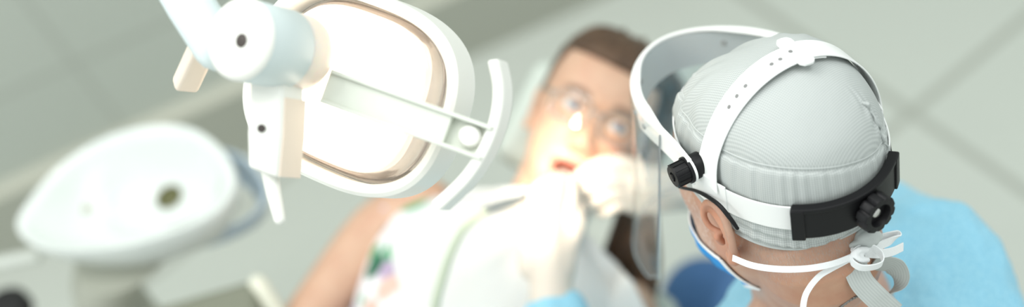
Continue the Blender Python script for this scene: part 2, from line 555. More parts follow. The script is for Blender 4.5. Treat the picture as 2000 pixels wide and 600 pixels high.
# joint housing: cylinder from the end cap to a dome in front of the mirror
JC, JE = P(466, 76, 1.10), P(622, 112, 1.185)
JZ = (JE - JC).normalized(); JX = (cv(1, 0, 0) - JZ * JZ.dot(cv(1, 0, 0))).normalized(); JY = JZ.cross(JX)
JL = (JE - JC).length
JM = frame(JC, JX, JY, JZ)
JR = 0.0325
bm = bmesh.new()
lathe(bm, JM, [(JR - 0.001, 0.004), (JR, 0.006), (JR, JL - 0.046), (JR - 0.0015, JL - 0.044)], 56)
o = obj('joint_housing', bm, M['lamp_grey'], lamp)
bm = bmesh.new()
lathe(bm, JM, [(JR * 0.97, JL - 0.050), (JR * 0.985, JL - 0.030)] + [(JR * 0.985 * math.cos(a) + 0.0001, JL - 0.030 + 0.030 * math.sin(a)) for a in [i * PI / 20 for i in range(1, 11)]], 56)
dm_ = mat('warm_translucent_plastic', (0.86, 0.76, 0.66), 0.35, sss=0.8)
dm_.node_tree.nodes['Principled BSDF'].inputs['Subsurface Radius'].default_value = (0.03, 0.02, 0.012)
o = obj('bulb_cover', bm, dm_, lamp); o['label'] = 'warm translucent cover over the bulb'
bm = bmesh.new()
lathe(bm, JM, [(0.001, -0.006), (JR * 0.5, -0.0055), (JR * 0.85, -0.003), (JR * 0.99, 0.001), (JR * 1.01, 0.004), (JR * 0.97, 0.006)], 56)
cap_ = obj('end_cap', bm, M['lamp_white'], lamp)
bm = bmesh.new(); hc = JC + CR * 0.0095 - CU * 0.003
hc = hc - JZ * ((hc - JC).dot(JZ)) - JZ * 0.0052
lathe(bm, frame(hc, JX, JY, JZ), [(0.0050, -0.0012), (0.0058, -0.0008), (0.0058, 0.006)], 20)
o = obj('screw', bm, M['dark_hole'], cap_); o['label'] = 'dark screw'

# support arm: from the housing up and away to the left
bm = bmesh.new()
a0, a1, a2 = P(425, 92, 1.145), P(372, 10, 1.150), P(280, -150, 1.165)
a3 = a2 + (a2 - a1).normalized() * 0.32
tube(bm, [a0, a1, a2, a3], [0.0200, 0.0200, 0.0200, 0.0200], 24, flat=(1.0, 0.8, cv(0.3, 0.2, 1)))
obj('support_arm', bm, M['lamp_grey'], lamp)
bm = bmesh.new()                                            # upper grip of the yoke, the mirror's warm light put into its colour
g0, g1 = P(398, 88, 1.17), P(360, 170, 1.20)
gz = (g1 - g0).normalized(); gx = (cv(0.9, 0.4, 0) - gz * gz.dot(cv(0.9, 0.4, 0))).normalized(); gy = gz.cross(gx)
boxm(bm, frame((g0 + g1) / 2, gx, gy, gz), 0.021, 0.016, (g1 - g0).length)
obj('yoke_grip', bm, M['lamp_warm_lit'], lamp, bevel=0.004, bev_seg=3)

# yoke bracket (left) with its handle peg
bm = bmesh.new()
def prism(bm, q, depth):
    a = [bm.verts.new(p) for p in q]; b_ = [bm.verts.new(p + depth) for p in q]
    bm.faces.new(a); bm.faces.new(list(reversed(b_)))
    n = len(q)
    for k in range(n): bm.faces.new((a[k], a[(k + 1) % n], b_[(k + 1) % n], b_[k]))
q = [P(488, 150, 1.128), P(552, 158, 1.128), P(552, 200, 1.128), P(549, 262, 1.128), P(541, 348, 1.128), P(484, 327, 1.128), P(482, 260, 1.128), P(486, 190, 1.128)]
prism(bm, q, LA * 0.030)
yoke = obj('yoke_bracket', bm, M['lamp_white'], lamp, bevel=0.0025)
bm = bmesh.new()  # thin side plate, the reflector's warm glow painted as cream
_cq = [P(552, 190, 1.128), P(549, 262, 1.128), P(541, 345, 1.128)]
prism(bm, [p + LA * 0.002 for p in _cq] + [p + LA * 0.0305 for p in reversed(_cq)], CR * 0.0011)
o = obj('bracket_warm_side', bm, M['lamp_warm_lit'], yoke); o['label'] = 'side of the bracket, coloured cream for the warm reflector glow'
bm = bmesh.new(); lathe(bm, frame(P(511, 251, 1.128), CR, CU, -FW), [(0.0032, 0.0012), (0.0032, -0.004)], 18)
o = obj('screw', bm, M['dark_hole'], yoke); o['label'] = 'dark screw'
bm = bmesh.new(); tube(bm, [P(526, 330, 1.145), P(535, 380, 1.14), P(546, 428, 1.135)], [0.0070, 0.0060, 0.0047], 18)
o = obj('handle_peg', bm, M['lamp_white'], lamp)

# cross bar: a channel from the joint dome to the bow handle
b0, b1 = P(638, 168, 1.165), P(938, 276, 1.135)
bz = (b1 - b0).normalized(); bn = (-FW - bz * bz.dot(-FW)).normalized(); bx = bz.cross(bn)
if bx.dot(CU) < 0: bx = -bx
BL = (b1 - b0).length
BM = frame(b0, bx, bn, bz)
bm = bmesh.new()
W2 = 0.0145
boxm(bm, BM @ Matrix.Translation((0, -0.006, BL / 2)), 2 * W2, 0.003, BL)
for s_ in (-1, 1): boxm(bm, BM @ Matrix.Translation((s_ * (W2 - 0.0018), 0.0, BL / 2 + 0.004)), 0.0036, 0.014, BL + 0.006)
boxm(bm, BM @ Matrix.Translation((0, -0.001, BL * 0.40)), 2 * W2 - 0.006, 0.009, BL * 0.80)
bar = obj('cross_bar', bm, M['lamp_bar'], lamp, bevel=0.0008)
bm = bmesh.new()
lathe(bm, BM @ Matrix.Translation((0.001, -0.004, BL * 0.93)) @ Matrix.Rotation(PI / 2, 4, 'X') @ Matrix.Scale(-1, 4, V((0, 0, 1))), [(0.0095, -0.002), (0.0095, 0.004), (0.0075, 0.0065), (0.001, 0.007)], 24)
obj('pivot_pin', bm, M['lamp_white'], bar)
# bow handle
pts = spline([P(961, 116, 1.125), P(971, 170, 1.128), P(966, 225, 1.13), P(945, 285, 1.13), P(908, 345, 1.13), P(848, 404, 1.13)], 10)
wd = []
for i in range(len(pts)):
    t_ = (pts[min(i + 1, len(pts) - 1)] - pts[max(i - 1, 0)]).normalized()
    wd.append((t_.cross(LA)).normalized())
nd = [LA] * len(pts)
bm = bmesh.new()
ribbon(bm, [p + LA * 0.010 for p in pts], wd, nd, 0.0098, 0.019)
bow = obj('bow_handle', bm, M['lamp_white'], lamp, bevel=0.0022, bev_seg=3)

# ------------------------------------------------------------------ spittoon
SZ = 0.92
sp_px = [(30, 445), (60, 385), (120, 320), (200, 270), (290, 245), (370, 248), (430, 285), (462, 345), (440, 400), (380, 440), (280, 475), (180, 490), (80, 485)]
def on_plane(px, py, z):
    d = (CR * ((px - 1000) / FP) + CU * ((300 - py) / FP) + FW)
    return CAM + d * ((z - CAM.z) / d.z)
ctr = on_plane(255, 380, SZ)
raw = [on_plane(x, y, SZ) for x, y in sp_px]
loop = []
for i in range(len(raw)):
    p0, p1, p2, p3 = raw[i - 1], raw[i], raw[(i + 1) % len(raw)], raw[(i + 2) % len(raw)]
    for k in range(7):
        t_ = k / 7
        loop.append(0.5 * ((2 * p1) + (p2 - p0) * t_ + (2 * p0 - 5 * p1 + 4 * p2 - p3) * t_ ** 2 + (3 * p1 - p0 - 3 * p2 + p3) * t_ ** 3))
drain = on_plane(328, 382, SZ - 0.080); knob_c = on_plane(172, 408, SZ - 0.058)
spit = thing('spittoon', 'white porcelain spittoon bowl on a short pedestal, left of the lamp', 'spittoon', (ctr.x, ctr.y, 0))
def sp_ring(k, z, c=None):
    c = c or ctr
    return [V((c.x + (p.x - c.x) * k, c.y + (p.y - c.y) * k, z)) for p in loop]
bm = bmesh.new()
rows = [sp_ring(0.30, SZ - 0.115), sp_ring(0.55, SZ - 0.105), sp_ring(0.78, SZ - 0.075), sp_ring(0.92, SZ - 0.040), sp_ring(0.985, SZ - 0.018), sp_ring(1.0, SZ - 0.005), sp_ring(0.985, SZ + 0.001), sp_ring(0.95, SZ + 0.0005), sp_ring(0.915, SZ - 0.004)]
N_IN = 22
for i in range(N_IN + 1):
    f = i / N_IN
    k = 0.88 * (1 - f) + 0.0
    row = []
    for p in loop:
        x, y = ctr.x + (p.x - ctr.x) * k + (drain.x - ctr.x) * f, ctr.y + (p.y - ctr.y) * k + (drain.y - ctr.y) * f
        dep = 0.012 + 0.075 * (1 - (1 - f) ** 2.4)
        dk = (V((x, y, 0)) - V((knob_c.x, knob_c.y, 0))).length
        dd = (V((x, y, 0)) - V((drain.x, drain.y, 0))).length
        ridge = 0.014 * math.exp(-((dd - 0.100) / 0.020) ** 2) * ss(-0.05, 0.06, drain.x - x + 0.02)
        dep += 0.012 * math.exp(-(dk / 0.03) ** 2) - ridge * ss(0, 0.3, f)
        row.append(V((x, y, SZ - dep)))
    rows.append(row)
RS = [[bm.verts.new(p) for p in r] for r in rows[:-1]]
n = len(loop)
for a, b_ in zip(RS, RS[1:]):
    for k in range(n): bm.faces.new((a[k], a[(k + 1) % n], b_[(k + 1) % n], b_[k]))
bm.faces.new(RS[0]); bm.faces.new(RS[-1])
obj('bowl', bm, M['porcelain'], spit)
bm = bmesh.new()
lathe(bm, Matrix.Translation((drain.x, drain.y, SZ - 0.0850)), [(0.020, 0), (0.020, 0.004), (0.016, 0.0060), (0.014, 0.003), (0.001, 0.002)], 28)
o = obj('drain', bm, mat('drain_brass', (0.12, 0.12, 0.05), 0.4, metal=0.3), spit); o['label'] = 'dark metal drain'
bm = bmesh.new()
lathe(bm, Matrix.Translation((knob_c.x, knob_c.y, SZ - 0.060)), [(0.011, -0.004), (0.011, 0.004), (0.008, 0.008), (0.002, 0.010)], 20)
o = obj('rinse_nozzle', bm, M['unit_grey'], spit); o['label'] = 'grey rinse nozzle'
pc = on_plane(190, 560, 0.76)
bm = bmesh.new()
pt_ = V((pc.x * 0.45 + ctr.x * 0.55, pc.y * 0.45 + ctr.y * 0.55, 0))
prs = [(0.12, 0.0, pc), (0.12, 0.02, pc), (0.058, 0.06, pc), (0.050, 0.35, pc), (0.048, 0.66, pc), (0.052, 0.73, pc), (0.062, 0.78, pc.lerp(pt_, 0.4)), (0.078, SZ - 0.10, pt_)]
rg = [[bm.verts.new((c_.x + r_ * math.cos(2 * PI * k / 48), c_.y + r_ * math.sin(2 * PI * k / 48), z_)) for k in range(48)] for r_, z_, c_ in prs]
for a, b_ in zip(rg, rg[1:]):
    for k in range(48): bm.faces.new((a[k], a[(k + 1) % 48], b_[(k + 1) % 48], b_[k]))
bm.faces.new(list(reversed(rg[0]))); bm.faces.new(rg[-1])
obj('pedestal', bm, M['unit_grey'], spit)
bm = bmesh.new()                                            # pale blue collar below the bowl's rim on the right
c2 = V((ctr.x + 0.030, ctr.y - 0.015, 0))
rows = [sp_ring(0.60, SZ - 0.10, ctr), sp_ring(0.72, SZ - 0.085, ctr), sp_ring(0.78, SZ - 0.055, ctr), sp_ring(0.75, SZ - 0.055, ctr), sp_ring(0.70, SZ - 0.075, ctr)]
RS = [[bm.verts.new(p + V((0.055, 0.004, -0.010))) for p in r] for r in rows]
for a, b_ in zip(RS, RS[1:]):
    for k in range(n): bm.faces.new((a[k], a[(k + 1) % n], b_[(k + 1) % n], b_[k]))
o = obj('splash_collar', bm, M['blue_plastic'], spit); o['label'] = 'pale blue splash collar'

# unit body next to the pedestal with a black lid
ub = on_plane(40, 610, 0.70)
unit = thing('dental_unit', 'pale dental unit housing with a black round lid, below the spittoon at the lower left', 'dental unit', (ub.x, ub.y, 0))
bm = bmesh.new()
uM = Matrix.Translation((ub.x - 0.135, ub.y - 0.03, 0)) @ Matrix.Rotation(math.radians(20), 4, 'Z')
boxm(bm, uM @ Matrix.Translation((-0.06, 0, 0.35)), 0.26, 0.20, 0.70)
obj('housing', bm, M['unit_white'], unit, bevel=0.05, bev_seg=6)
bm = bmesh.new(); kc = on_plane(18, 612, 0.70)
lathe(bm, Matrix.Translation((kc.x, kc.y, 0.695)), [(0.040, 0.0), (0.040, 0.018), (0.034, 0.026), (0.001, 0.028)], 36)
o = obj('lid', bm, M['rubber_black'], unit); o['label'] = 'black round lid'
bm = bmesh.new(); tube(bm, [on_plane(-70, 525, 0.78), on_plane(10, 512, 0.79), on_plane(70, 500, 0.80)], 0.011, 16)
obj('water_pipe', bm, M['unit_white'], unit)

# ------------------------------------------------------------------ patient
UP_ = cv(0.45, 0.893, 0).normalized()
FH = cv(0.0, 0.0, 1.0)
FH = (FH - UP_ * FH.dot(UP_)).normalized()
LH = UP_.cross(FH)
PO = P(1162, 228, 1.80) - FH * 0.086                        # head frame: origin at eye level
HM = frame(PO, FH, LH, UP_)
F0 = (V((0, 0, 1)) - UP_ * UP_.z).normalized()
FT = (F0 * 0.9 + FH).normalized(); FT = (FT - UP_ * FT.dot(UP_)).normalized()
LT = UP_.cross(FT)
TM = frame(PO - FH * 0.02, FT, LT, UP_)                     # trunk frame

def interp(tab, z):
    """monotone smooth interpolation of rows (z, a, b, ...), sorted by falling z"""
    if z >= tab[0][0]: return tab[0][1:]
    if z <= tab[-1][0]: return tab[-1][1:]
    for i in range(len(tab) - 1):
        if tab[i][0] >= z >= tab[i + 1][0]:
            z0, z1 = tab[i][0], tab[i + 1][0]
            t_ = (z - z0) / (z1 - z0)
            p0 = tab[max(i - 1, 0)]; p1 = tab[i]; p2 = tab[i + 1]; p3 = tab[min(i + 2, len(tab) - 1)]
            out = []
            for k in range(1, len(p1)):
                m1 = (p2[k] - p0[k]) / (p2[0] - p0[0]) * (z1 - z0) if i > 0 else (p2[k] - p1[k])
                m2 = (p3[k] - p1[k]) / (p3[0] - p1[0]) * (z1 - z0) if i + 2 < len(tab) else (p2[k] - p1[k])
                t2, t3 = t_ * t_, t_ ** 3
                out.append((2 * t3 - 3 * t2 + 1) * p1[k] + (t3 - 2 * t2 + t_) * m1 + (-2 * t3 + 3 * t2) * p2[k] + (t3 - t2) * m2)
            return out

HEAD = [(0.1115, 0.006, -0.016, 0.010), (0.108, 0.028, -0.038, 0.032), (0.100, 0.048, -0.058, 0.048), (0.085, 0.067, -0.077, 0.061), (0.065, 0.081, -0.090, 0.070), (0.045, 0.089, -0.097, 0.0750),
        (0.02, 0.0930, -0.100, 0.0770), (0.0, 0.0905, -0.099, 0.0765), (-0.02, 0.0885, -0.094, 0.0735), (-0.04, 0.0885, -0.084, 0.0700), (-0.06, 0.0890, -0.070, 0.0650),
        (-0.08, 0.0885, -0.052, 0.0580), (-0.098, 0.0860, -0.030, 0.0470), (-0.110, 0.0780, -0.002, 0.0350), (-0.116, 0.064, 0.020, 0.020), (-0.118, 0.050, 0.034, 0.008)]

def g2(a, s_): return math.exp(-(a / s_) ** 2)

def head_pt(th, z, female=False, mouth_open=0.0):
    xf, xb, w = interp(HEAD, z)
    c, s_ = math.cos(th), math.sin(th)
    e = 2 / 2.25 if female or c < 0 else 2 / (2.25 + 0.75 * ss(0, 0.35, c))
    mid = 0.012
    a = (xf - mid) if c > 0 else (mid - xb)
    x = mid + a * math.copysign(abs(c) ** e, c)
    y = w * math.copysign(abs(s_) ** e, s_)
    if female: y *= 0.95
    else: y *= 1.035 + 0.05 * max(0, c) * ss(0.01, -0.02, z) + 0.11 * ss(-0.02, -0.06, z)
    if c > 0:                                               # the face
        fw = ss(0.0, 0.35, c)
        d = 0.0
        prof = ss(0.006, -0.040, z) * (1 - ss(-0.040, -0.052, z))
        nw = 0.0075 + 0.006 * ss(0.0, -0.045, z)
        d += 0.024 * prof * g2(y, nw)
        d += 0.009 * g2(z + 0.042, 0.008) * g2(abs(y) - 0.013, 0.006)
        d += 0.004 * g2(z - 0.020, 0.010) * g2(y, 0.05)
        d -= 0.012 * g2(z + 0.001, 0.015) * g2(abs(y) - 0.031, 0.015)
        d -= 0.005 * g2(z - 0.002, 0.010) * g2(y, 0.012)
        d += 0.0045 * g2(z + 0.024, 0.014) * g2(abs(y) - 0.042, 0.018)
        lw = g2(y, 0.022)
        d += 0.0060 * (g2(z + 0.066, 0.0050) + 1.1 * g2(z + 0.0775 + 0.012 * mouth_open, 0.0052)) * lw
        d -= (0.004 + 0.03 * mouth_open) * g2(z + 0.072 + 0.006 * mouth_open, 0.003 + 0.007 * mouth_open) * g2(y, 0.018)
        d -= 0.004 * g2(z + 0.088, 0.006) * g2(y, 0.02)
        d += 0.005 * g2(z + 0.101, 0.010) * g2(y, 0.016)
        x += d * fw
    return V((x, y, z))

def lid_mesh(bm, mx):
    for s_ in (1, -1):
        c = V((0.0740, s_ * 0.0315, 0.0))
        for el in (36, 47, 60, 74, -33, -45, -58, -72):
            e_ = math.radians(el)
            pts = []
            for k in range(13):
                a = math.radians(-72 + 12 * k)
                f = math.cos(a) ** 0.5
                ee = e_ * (0.25 + 0.75 * f) if abs(el) < 50 else e_
                pts.append(mx @ (c + V((math.cos(ee) * math.cos(a), math.cos(ee) * math.sin(a), math.sin(ee))) * 0.0128))
            tube(bm, pts, 0.0024, 8)

def head_mesh(bm, mx, female=False, mouth_open=0.0, nu=150, nv=170):
    zs = [HEAD[0][0] + (HEAD[-1][0] - HEAD[0][0]) * (0.5 - 0.5 * math.cos(PI * (j / nv))) for j in range(nv + 1)]
    def hp_(i, z):
        q = head_pt(2 * PI * i / nu, z, female, mouth_open)
        if not female:
            k = 1 - 0.085 * ss(0.0, 0.045, z)
            q.x *= k; q.y *= k
            q.z -= 0.010 * ss(0.04, 0.11, z)
        return q
    R = [[bm.verts.new(mx @ hp_(i, z)) for i in range(nu)] for z in zs]
    for j in range(nv):
        for i in range(nu):
            bm.faces.new((R[j][i], R[j][(i + 1) % nu], R[j + 1][(i + 1) % nu], R[j + 1][i]))
    bm.faces.new(R[0]); bm.faces.new(list(reversed(R[-1])))

def ear_mesh(bm, mx, s=1.0, thick=1.0):
    """mx: x = backwards, y = up, z = outwards; origin at the ear canal"""
    T = lambda v_, u_, w_: mx @ V((v_ * s, u_ * s, w_ * s))
    hel = [(-0.004, -0.001, 0.004), (-0.012, 0.006, 0.007), (-0.013, 0.017, 0.009), (-0.006, 0.027, 0.011), (0.004, 0.0305, 0.014), (0.013, 0.026, 0.017), (0.018, 0.015, 0.0185), (0.0175, 0.002, 0.018), (0.013, -0.010, 0.0155), (0.007, -0.020, 0.012)]
    tube(bm, spline([T(*p) for p in hel], 6), [x * s * thick for x in lerps([0.0026, 0.003, 0.0032, 0.0034, 0.0036, 0.0036, 0.0036, 0.0034, 0.0036, 0.0042], 6)], 12)
    ant = [(-0.003, 0.020, 0.008), (0.004, 0.017, 0.012), (0.0095, 0.009, 0.0145), (0.0095, -0.003, 0.014), (0.005, -0.012, 0.011)]
    tube(bm, spline([T(*p) for p in ant], 6), [x * s for x in lerps([0.0025, 0.0034, 0.0038, 0.0036, 0.0036], 6)], 12)
    lob = [(0.007, -0.018, 0.0115), (0.002, -0.026, 0.0085), (-0.004, -0.027, 0.005), (-0.006, -0.021, 0.003)]
    tube(bm, spline([T(*p) for p in lob], 6), [x * s for x in lerps([0.0045, 0.0062, 0.005, 0.004], 6)], 12)
    tube(bm, [T(-0.0095, -0.010, 0.003), T(-0.008, -0.004, 0.008)], 0.0038 * s, 12)
    zx, yx = (mx.to_3x3() @ V((0, 0, 1))), (mx.to_3x3() @ V((0, 1, 0)))
    xx = mx.to_3x3() @ V((1, 0, 0))
    tilt = (xx * 1.0 + zx * 0.42).normalized(); tn = (zx - xx * 0.42).normalized()
    wall = spline([V(p) for p in ((-0.001, 0.021, 0.008), (0.005, 0.018, 0.0115), (0.0105, 0.009, 0.0135), (0.0105, -0.003, 0.013), (0.006, -0.013, 0.010), (-0.002, -0.018, 0.006))], 4)
    for p in wall: tube(bm, [T(*p), T(p.x + 0.003, p.y * 0.85, -0.006)], 0.0031 * s, 8)
    blob(bm, T(0.000, 0.019, 0.004), tilt * 0.014 * s, yx * 0.012 * s, tn * 0.0045 * s, 16, 10)
    outer = spline([V(p) for p in ((-0.003, 0.0275, 0.0115), (0.005, 0.0290, 0.014), (0.0125, 0.0245, 0.0165), (0.0170, 0.0145, 0.018), (0.0165, 0.002, 0.0175), (0.0125, -0.009, 0.015), (0.007, -0.018, 0.0115))], 4)
    for i, p in enumerate(outer):
        q_ = wall[min(len(wall) - 1, int(i / (len(outer) - 1) * (len(wall) - 5)))]
        tube(bm, [T(*p), T(q_.x, q_.y, q_.z - 0.0015)], 0.0021 * s, 8)

TORSO = [(-0.07, 0.035, -0.045, 0.050), (-0.13, 0.040, -0.055, 0.052), (-0.155, 0.044, -0.068, 0.068), (-0.175, 0.050, -0.078, 0.105), (-0.195, 0.058, -0.086, 0.145), (-0.22, 0.070, -0.092, 0.170), (-0.27, 0.092, -0.098, 0.178), (-0.33, 0.112, -0.100, 0.170),
         (-0.42, 0.102, -0.096, 0.152), (-0.52, 0.090, -0.092, 0.145), (-0.65, 0.090, -0.098, 0.172), (-0.76, 0.085, -0.095, 0.175), (-0.82, 0.06, -0.075, 0.14)]
def torso_pt(th, z, grow=0.0):
    xf, xb, w = interp(TORSO, z)
    c, s_ = math.cos(th), math.sin(th)
    e = 2 / 2.5
    a = (xf if c > 0 else -xb) + grow
    x = a * math.copysign(abs(c) ** e, c); y = (w + grow) * math.copysign(abs(s_) ** e, s_)
    if c > 0:
        x += 0.022 * g2(z + 0.335, 0.055) * g2(abs(y) - 0.078, 0.05)
    return V((x, y, z))

patient = None
bm = bmesh.new()
head_mesh(bm, HM, True, 0.9)
lid_mesh(bm, HM)
for s_ in (1, -1):
    eM = HM @ frame(V((-0.018, s_ * 0.066, -0.020)), V((-0.9, -s_ * 0.43, 0)).normalized(), V((0, 0, 1)), V((-0.43, s_ * 0.9, 0)).normalized())
    ear_mesh(bm, eM, 0.95)
nz = 40
R = [[bm.verts.new(TM @ torso_pt(2 * PI * i / 60, TORSO[0][0] + (TORSO[-1][0] - TORSO[0][0]) * j / nz)) for i in range(60)] for j in range(nz + 1)]
for j in range(nz):
    for i in range(60): bm.faces.new((R[j][i], R[j][(i + 1) % 60], R[j + 1][(i + 1) % 60], R[j + 1][i]))
bm.faces.new(R[0]); bm.faces.new(list(reversed(R[-1])))
tube(bm, [HM @ V((-0.015, 0, -0.06)), HM @ V((-0.02, 0, -0.11)), TM @ V((-0.012, 0, -0.18))], [0.056, 0.053, 0.058], 28)
# arms (right one shows beside the bib), thighs
def limb(bm, pts, rads): tube(bm, spline(pts, 8), lerps(rads, 8), 24)
limb(bm, [TM @ V(p) for p in ((-0.01, -0.155, -0.215), (-0.005, -0.194, -0.27), (0.0, -0.217, -0.36), (0.005, -0.232, -0.47), (0.03, -0.212, -0.60), (0.06, -0.15, -0.71))], [0.048, 0.046, 0.039, 0.034, 0.033, 0.025])
limb(bm, [TM @ V(p) for p in ((-0.01, 0.155, -0.215), (-0.01, 0.20, -0.29), (0.0, 0.222, -0.40), (0.005, 0.225, -0.49), (0.04, 0.195, -0.60), (0.07, 0.13, -0.70))], [0.050, 0.049, 0.043, 0.038, 0.034, 0.025])
for s_ in (1, -1):
    limb(bm, [TM @ V(p) for p in ((-0.005, s_ * 0.09, -0.76), (0.02, s_ * 0.10, -0.95), (0.03, s_ * 0.10, -1.18))], [0.085, 0.078, 0.058])
    hb = [V((0.07, s_ * 0.12, -0.71)), V((0.078, s_ * 0.085, -0.745)), V((0.082, s_ * 0.05, -0.76))]
    tube(bm, [TM @ p for p in hb], [0.026, 0.030, 0.024], 16, flat=(1.0, 0.6, FT))
    for k, (dy, dz, ln_) in enumerate(((0.0, 0.0, 0.062), (0.004, -0.018, 0.068), (0.008, -0.035, 0.064), (0.016, -0.050, 0.050))):
        q0 = V((0.085, s_ * (0.05 + dy), -0.735 + dz))
        tube(bm, [TM @ q0, TM @ (q0 + V((0.004, -s_ * ln_ * 0.5, -0.008))), TM @ (q0 + V((-0.006, -s_ * ln_, -0.014)))], [0.0085, 0.0080, 0.0065], 10)
    q0 = V((0.085, s_ * 0.09, -0.72))
    tube(bm, [TM @ q0, TM @ (q0 + V((0.008, -s_ * 0.025, 0.018))), TM @ (q0 + V((0.006, -s_ * 0.05, 0.024)))], [0.011, 0.0095, 0.0075], 10)
patient = obj('person', bm, M['skin_woman'], base=tuple(TM @ V((-0.1, 0, -0.5))))
fuse(patient, 0.0022, 3)
tag(patient, 'reclining patient in clear glasses and floral dress, mouth open, lying back in the dental chair', 'person')
HMi = HM.inverted()
def pt_paint(p):
    q = HMi @ p
    k = 0.0; c = (0.5, 0.2, 0.15)
    if q.x > 0.04:
        y, z = q.y, q.z
        zc = -0.0775
        lip = math.exp(-(((y / 0.027) ** 2 + ((z - zc) / 0.019) ** 2)) ** 3)
        inn = math.exp(-(((y / 0.019) ** 2 + ((z - zc) / 0.009) ** 2)) ** 3)
        if lip > 0.02: k, c = lip * 0.8, (0.62, 0.20, 0.16)
        if inn > 0.1: k, c = max(k, inn), (0.20, 0.04, 0.03)
        bx_ = abs(y) - 0.033
        br_ = math.exp(-((z - 0.0185 - 0.004 * (1 - (bx_ / 0.02) ** 2)) / 0.0040) ** 2) * math.exp(-(bx_ / 0.019) ** 6)
        if br_ > 0.03: k, c = max(k, br_ * 0.85), (0.10, 0.055, 0.035)
        el = math.exp(-((abs(y) - 0.031) / 0.016) ** 4) * math.exp(-((z - 0.0035) / 0.0045) ** 2)
        if el > 0.15: k, c = max(k, 0.75 * el), (0.22, 0.12, 0.09)
        ns = g2(z + 0.051, 0.004) * g2(abs(y) - 0.007, 0.0035)
        if ns > 0.2: k, c = max(k, 0.8 * ns), (0.25, 0.09, 0.06)
        if k < 0.05:
            ck = 0.35 * g2(z + 0.03, 0.022) * g2(abs(y) - 0.045, 0.02) + 0.35 * g2(z + 0.042, 0.010) * g2(y, 0.016)
            k, c = ck, (0.80, 0.36, 0.26)
    return c, k
paint(patient, pt_paint)

def eye_part(parent, mx, s_, look):
    c = mx @ V((0.0735, s_ * 0.0315, 0.0))
    bm = bmesh.new()
    ax = mx.to_3x3()
    blob(bm, c, ax @ V((0, 0.0125, 0)), ax @ V((0, 0, 0.0125)), ax @ V((0.0125, 0, 0)), 28, 28)
    o = obj('eye', bm, M['eye'], parent)
    d = (ax @ V(look)).normalized()
    def f(p):
        a = (p - c).normalized().angle(d)
        if a < 0.20: return (0.01, 0.01, 0.012), 1
        if a < 0.50: return (0.10, 0.16, 0.24), 1
        return (0.80, 0.78, 0.76), 1
    paint(o, f)
for s_ in (1, -1): eye_part(patient, HM, s_, (1, 0.05, 0.12))

# hair: scalp shell and the lengths falling off to her left
bm = bmesh.new()
def hair_pt(u, v):
    th = 2 * PI * u
    zlow = 0.062 - 0.10 * ss(0.25, 1.0, 1 - math.cos(th)) - 0.012 * ss(0.3, 0.9, 1 - math.cos(th)) * 0
    front = ss(0.06, 0.50, (1 + math.cos(th)) / 2)
    zlow = 0.068 * front + (-0.085) * (1 - front)
    z = 0.1112 + (zlow - 0.1112) * (0.5 - 0.5 * math.cos(PI * (0.02 + 0.98 * v))) 
    q = head_pt(th, z, True)
    c = V((0.0, 0, 0.02))
    n_ = (q - c).normalized()
    wv_ = 0.0006 * math.sin(th * 46 + 6 * v) + 0.0008 * math.sin(th * 23 - 4 * v)
    return HM @ (q + n_ * (0.010 * ss(1.02, 0.80, v) + 0.0005 + wv_ * ss(1.0, 0.8, v)))
R = grid(bm, hair_pt, 150, 46, closed_u=True)
bm.faces.new(R[0])
hair = obj('hair', bm, M['hair'], patient)
solidify(hair, 0.004, -1)
bm = bmesh.new()
random.seed(3)
for k in range(64):
    f = k / 63
    jit = lambda s_: random.uniform(-s_, s_)
    w_ = jit(1.0)
    pts = [V((-0.040 + jit(.03), 0.030 + 0.030 * f, 0.112 - 0.11 * f)), V((-0.035 + jit(.02), 0.080 + 0.010 * f + jit(.006), 0.100 - 0.11 * f)), V((-0.035 + jit(.015), 0.098 + 0.004 * w_, 0.050 - 0.09 * f)), V((-0.035 + jit(.012), 0.100 + 0.006 * w_, -0.020 - 0.055 * f)),
           V((-0.034 + jit(.014), 0.116 + 0.020 * w_, -0.082 - 0.020 * f)), V((-0.045 + jit(.016), 0.136 + 0.032 * w_, -0.135 - 0.01 * f)), V((-0.070 + jit(.02), 0.150 + 0.040 * w_, -0.190)), V((-0.105 + jit(.02), 0.160 + 0.045 * w_, -0.235 + jit(.02)))]
    tube(bm, spline([HM @ p for p in pts], 5), lerps([0.004, 0.008, 0.009, 0.010, 0.010, 0.010, 0.008, 0.002], 5), 8)
o = obj('long_hair', bm, M['hair'], patient); o['label'] = 'long brown hair falling over the shoulder'

# dress
bm = bmesh.new()
def dress_pt(u, v):
    th = 2 * PI * u
    y_ = math.sin(th)
    zt = -0.205 + 0.03 * abs(y_) - 0.05 * (1 - abs(y_)) * (1 if math.cos(th) > 0 else 0.3)
    z = zt + (-0.82 - zt) * v
    return TM @ torso_pt(th, z, 0.006 + 0.003 * math.sin(th * 14 + z * 20) * v)
grid(bm, dress_pt, 90, 60, closed_u=True)
dress = obj('dress', bm, M['floral'], patient); solidify(dress, 0.002, 1)
dress['label'] = 'sleeveless white dress with purple, black and green flowers'
for s_ in (1, -1):
    bm = bmesh.new()
    pts = [TM @ (torso_pt(s_ * a, z, 0.006)) for a, z in ((1.2, -0.235), (1.35, -0.20), (1.5, -0.178), (1.8, -0.178), (2.1, -0.20), (2.3, -0.23))]
    pts = spline(pts, 6)
    ribbon(bm, pts, LT, [(p - (TM @ V((0, s_ * 0.12, -0.26)))).normalized() for p in pts], 0.045, 0.003)
    obj('shoulder_strap', bm, M['floral'], dress)

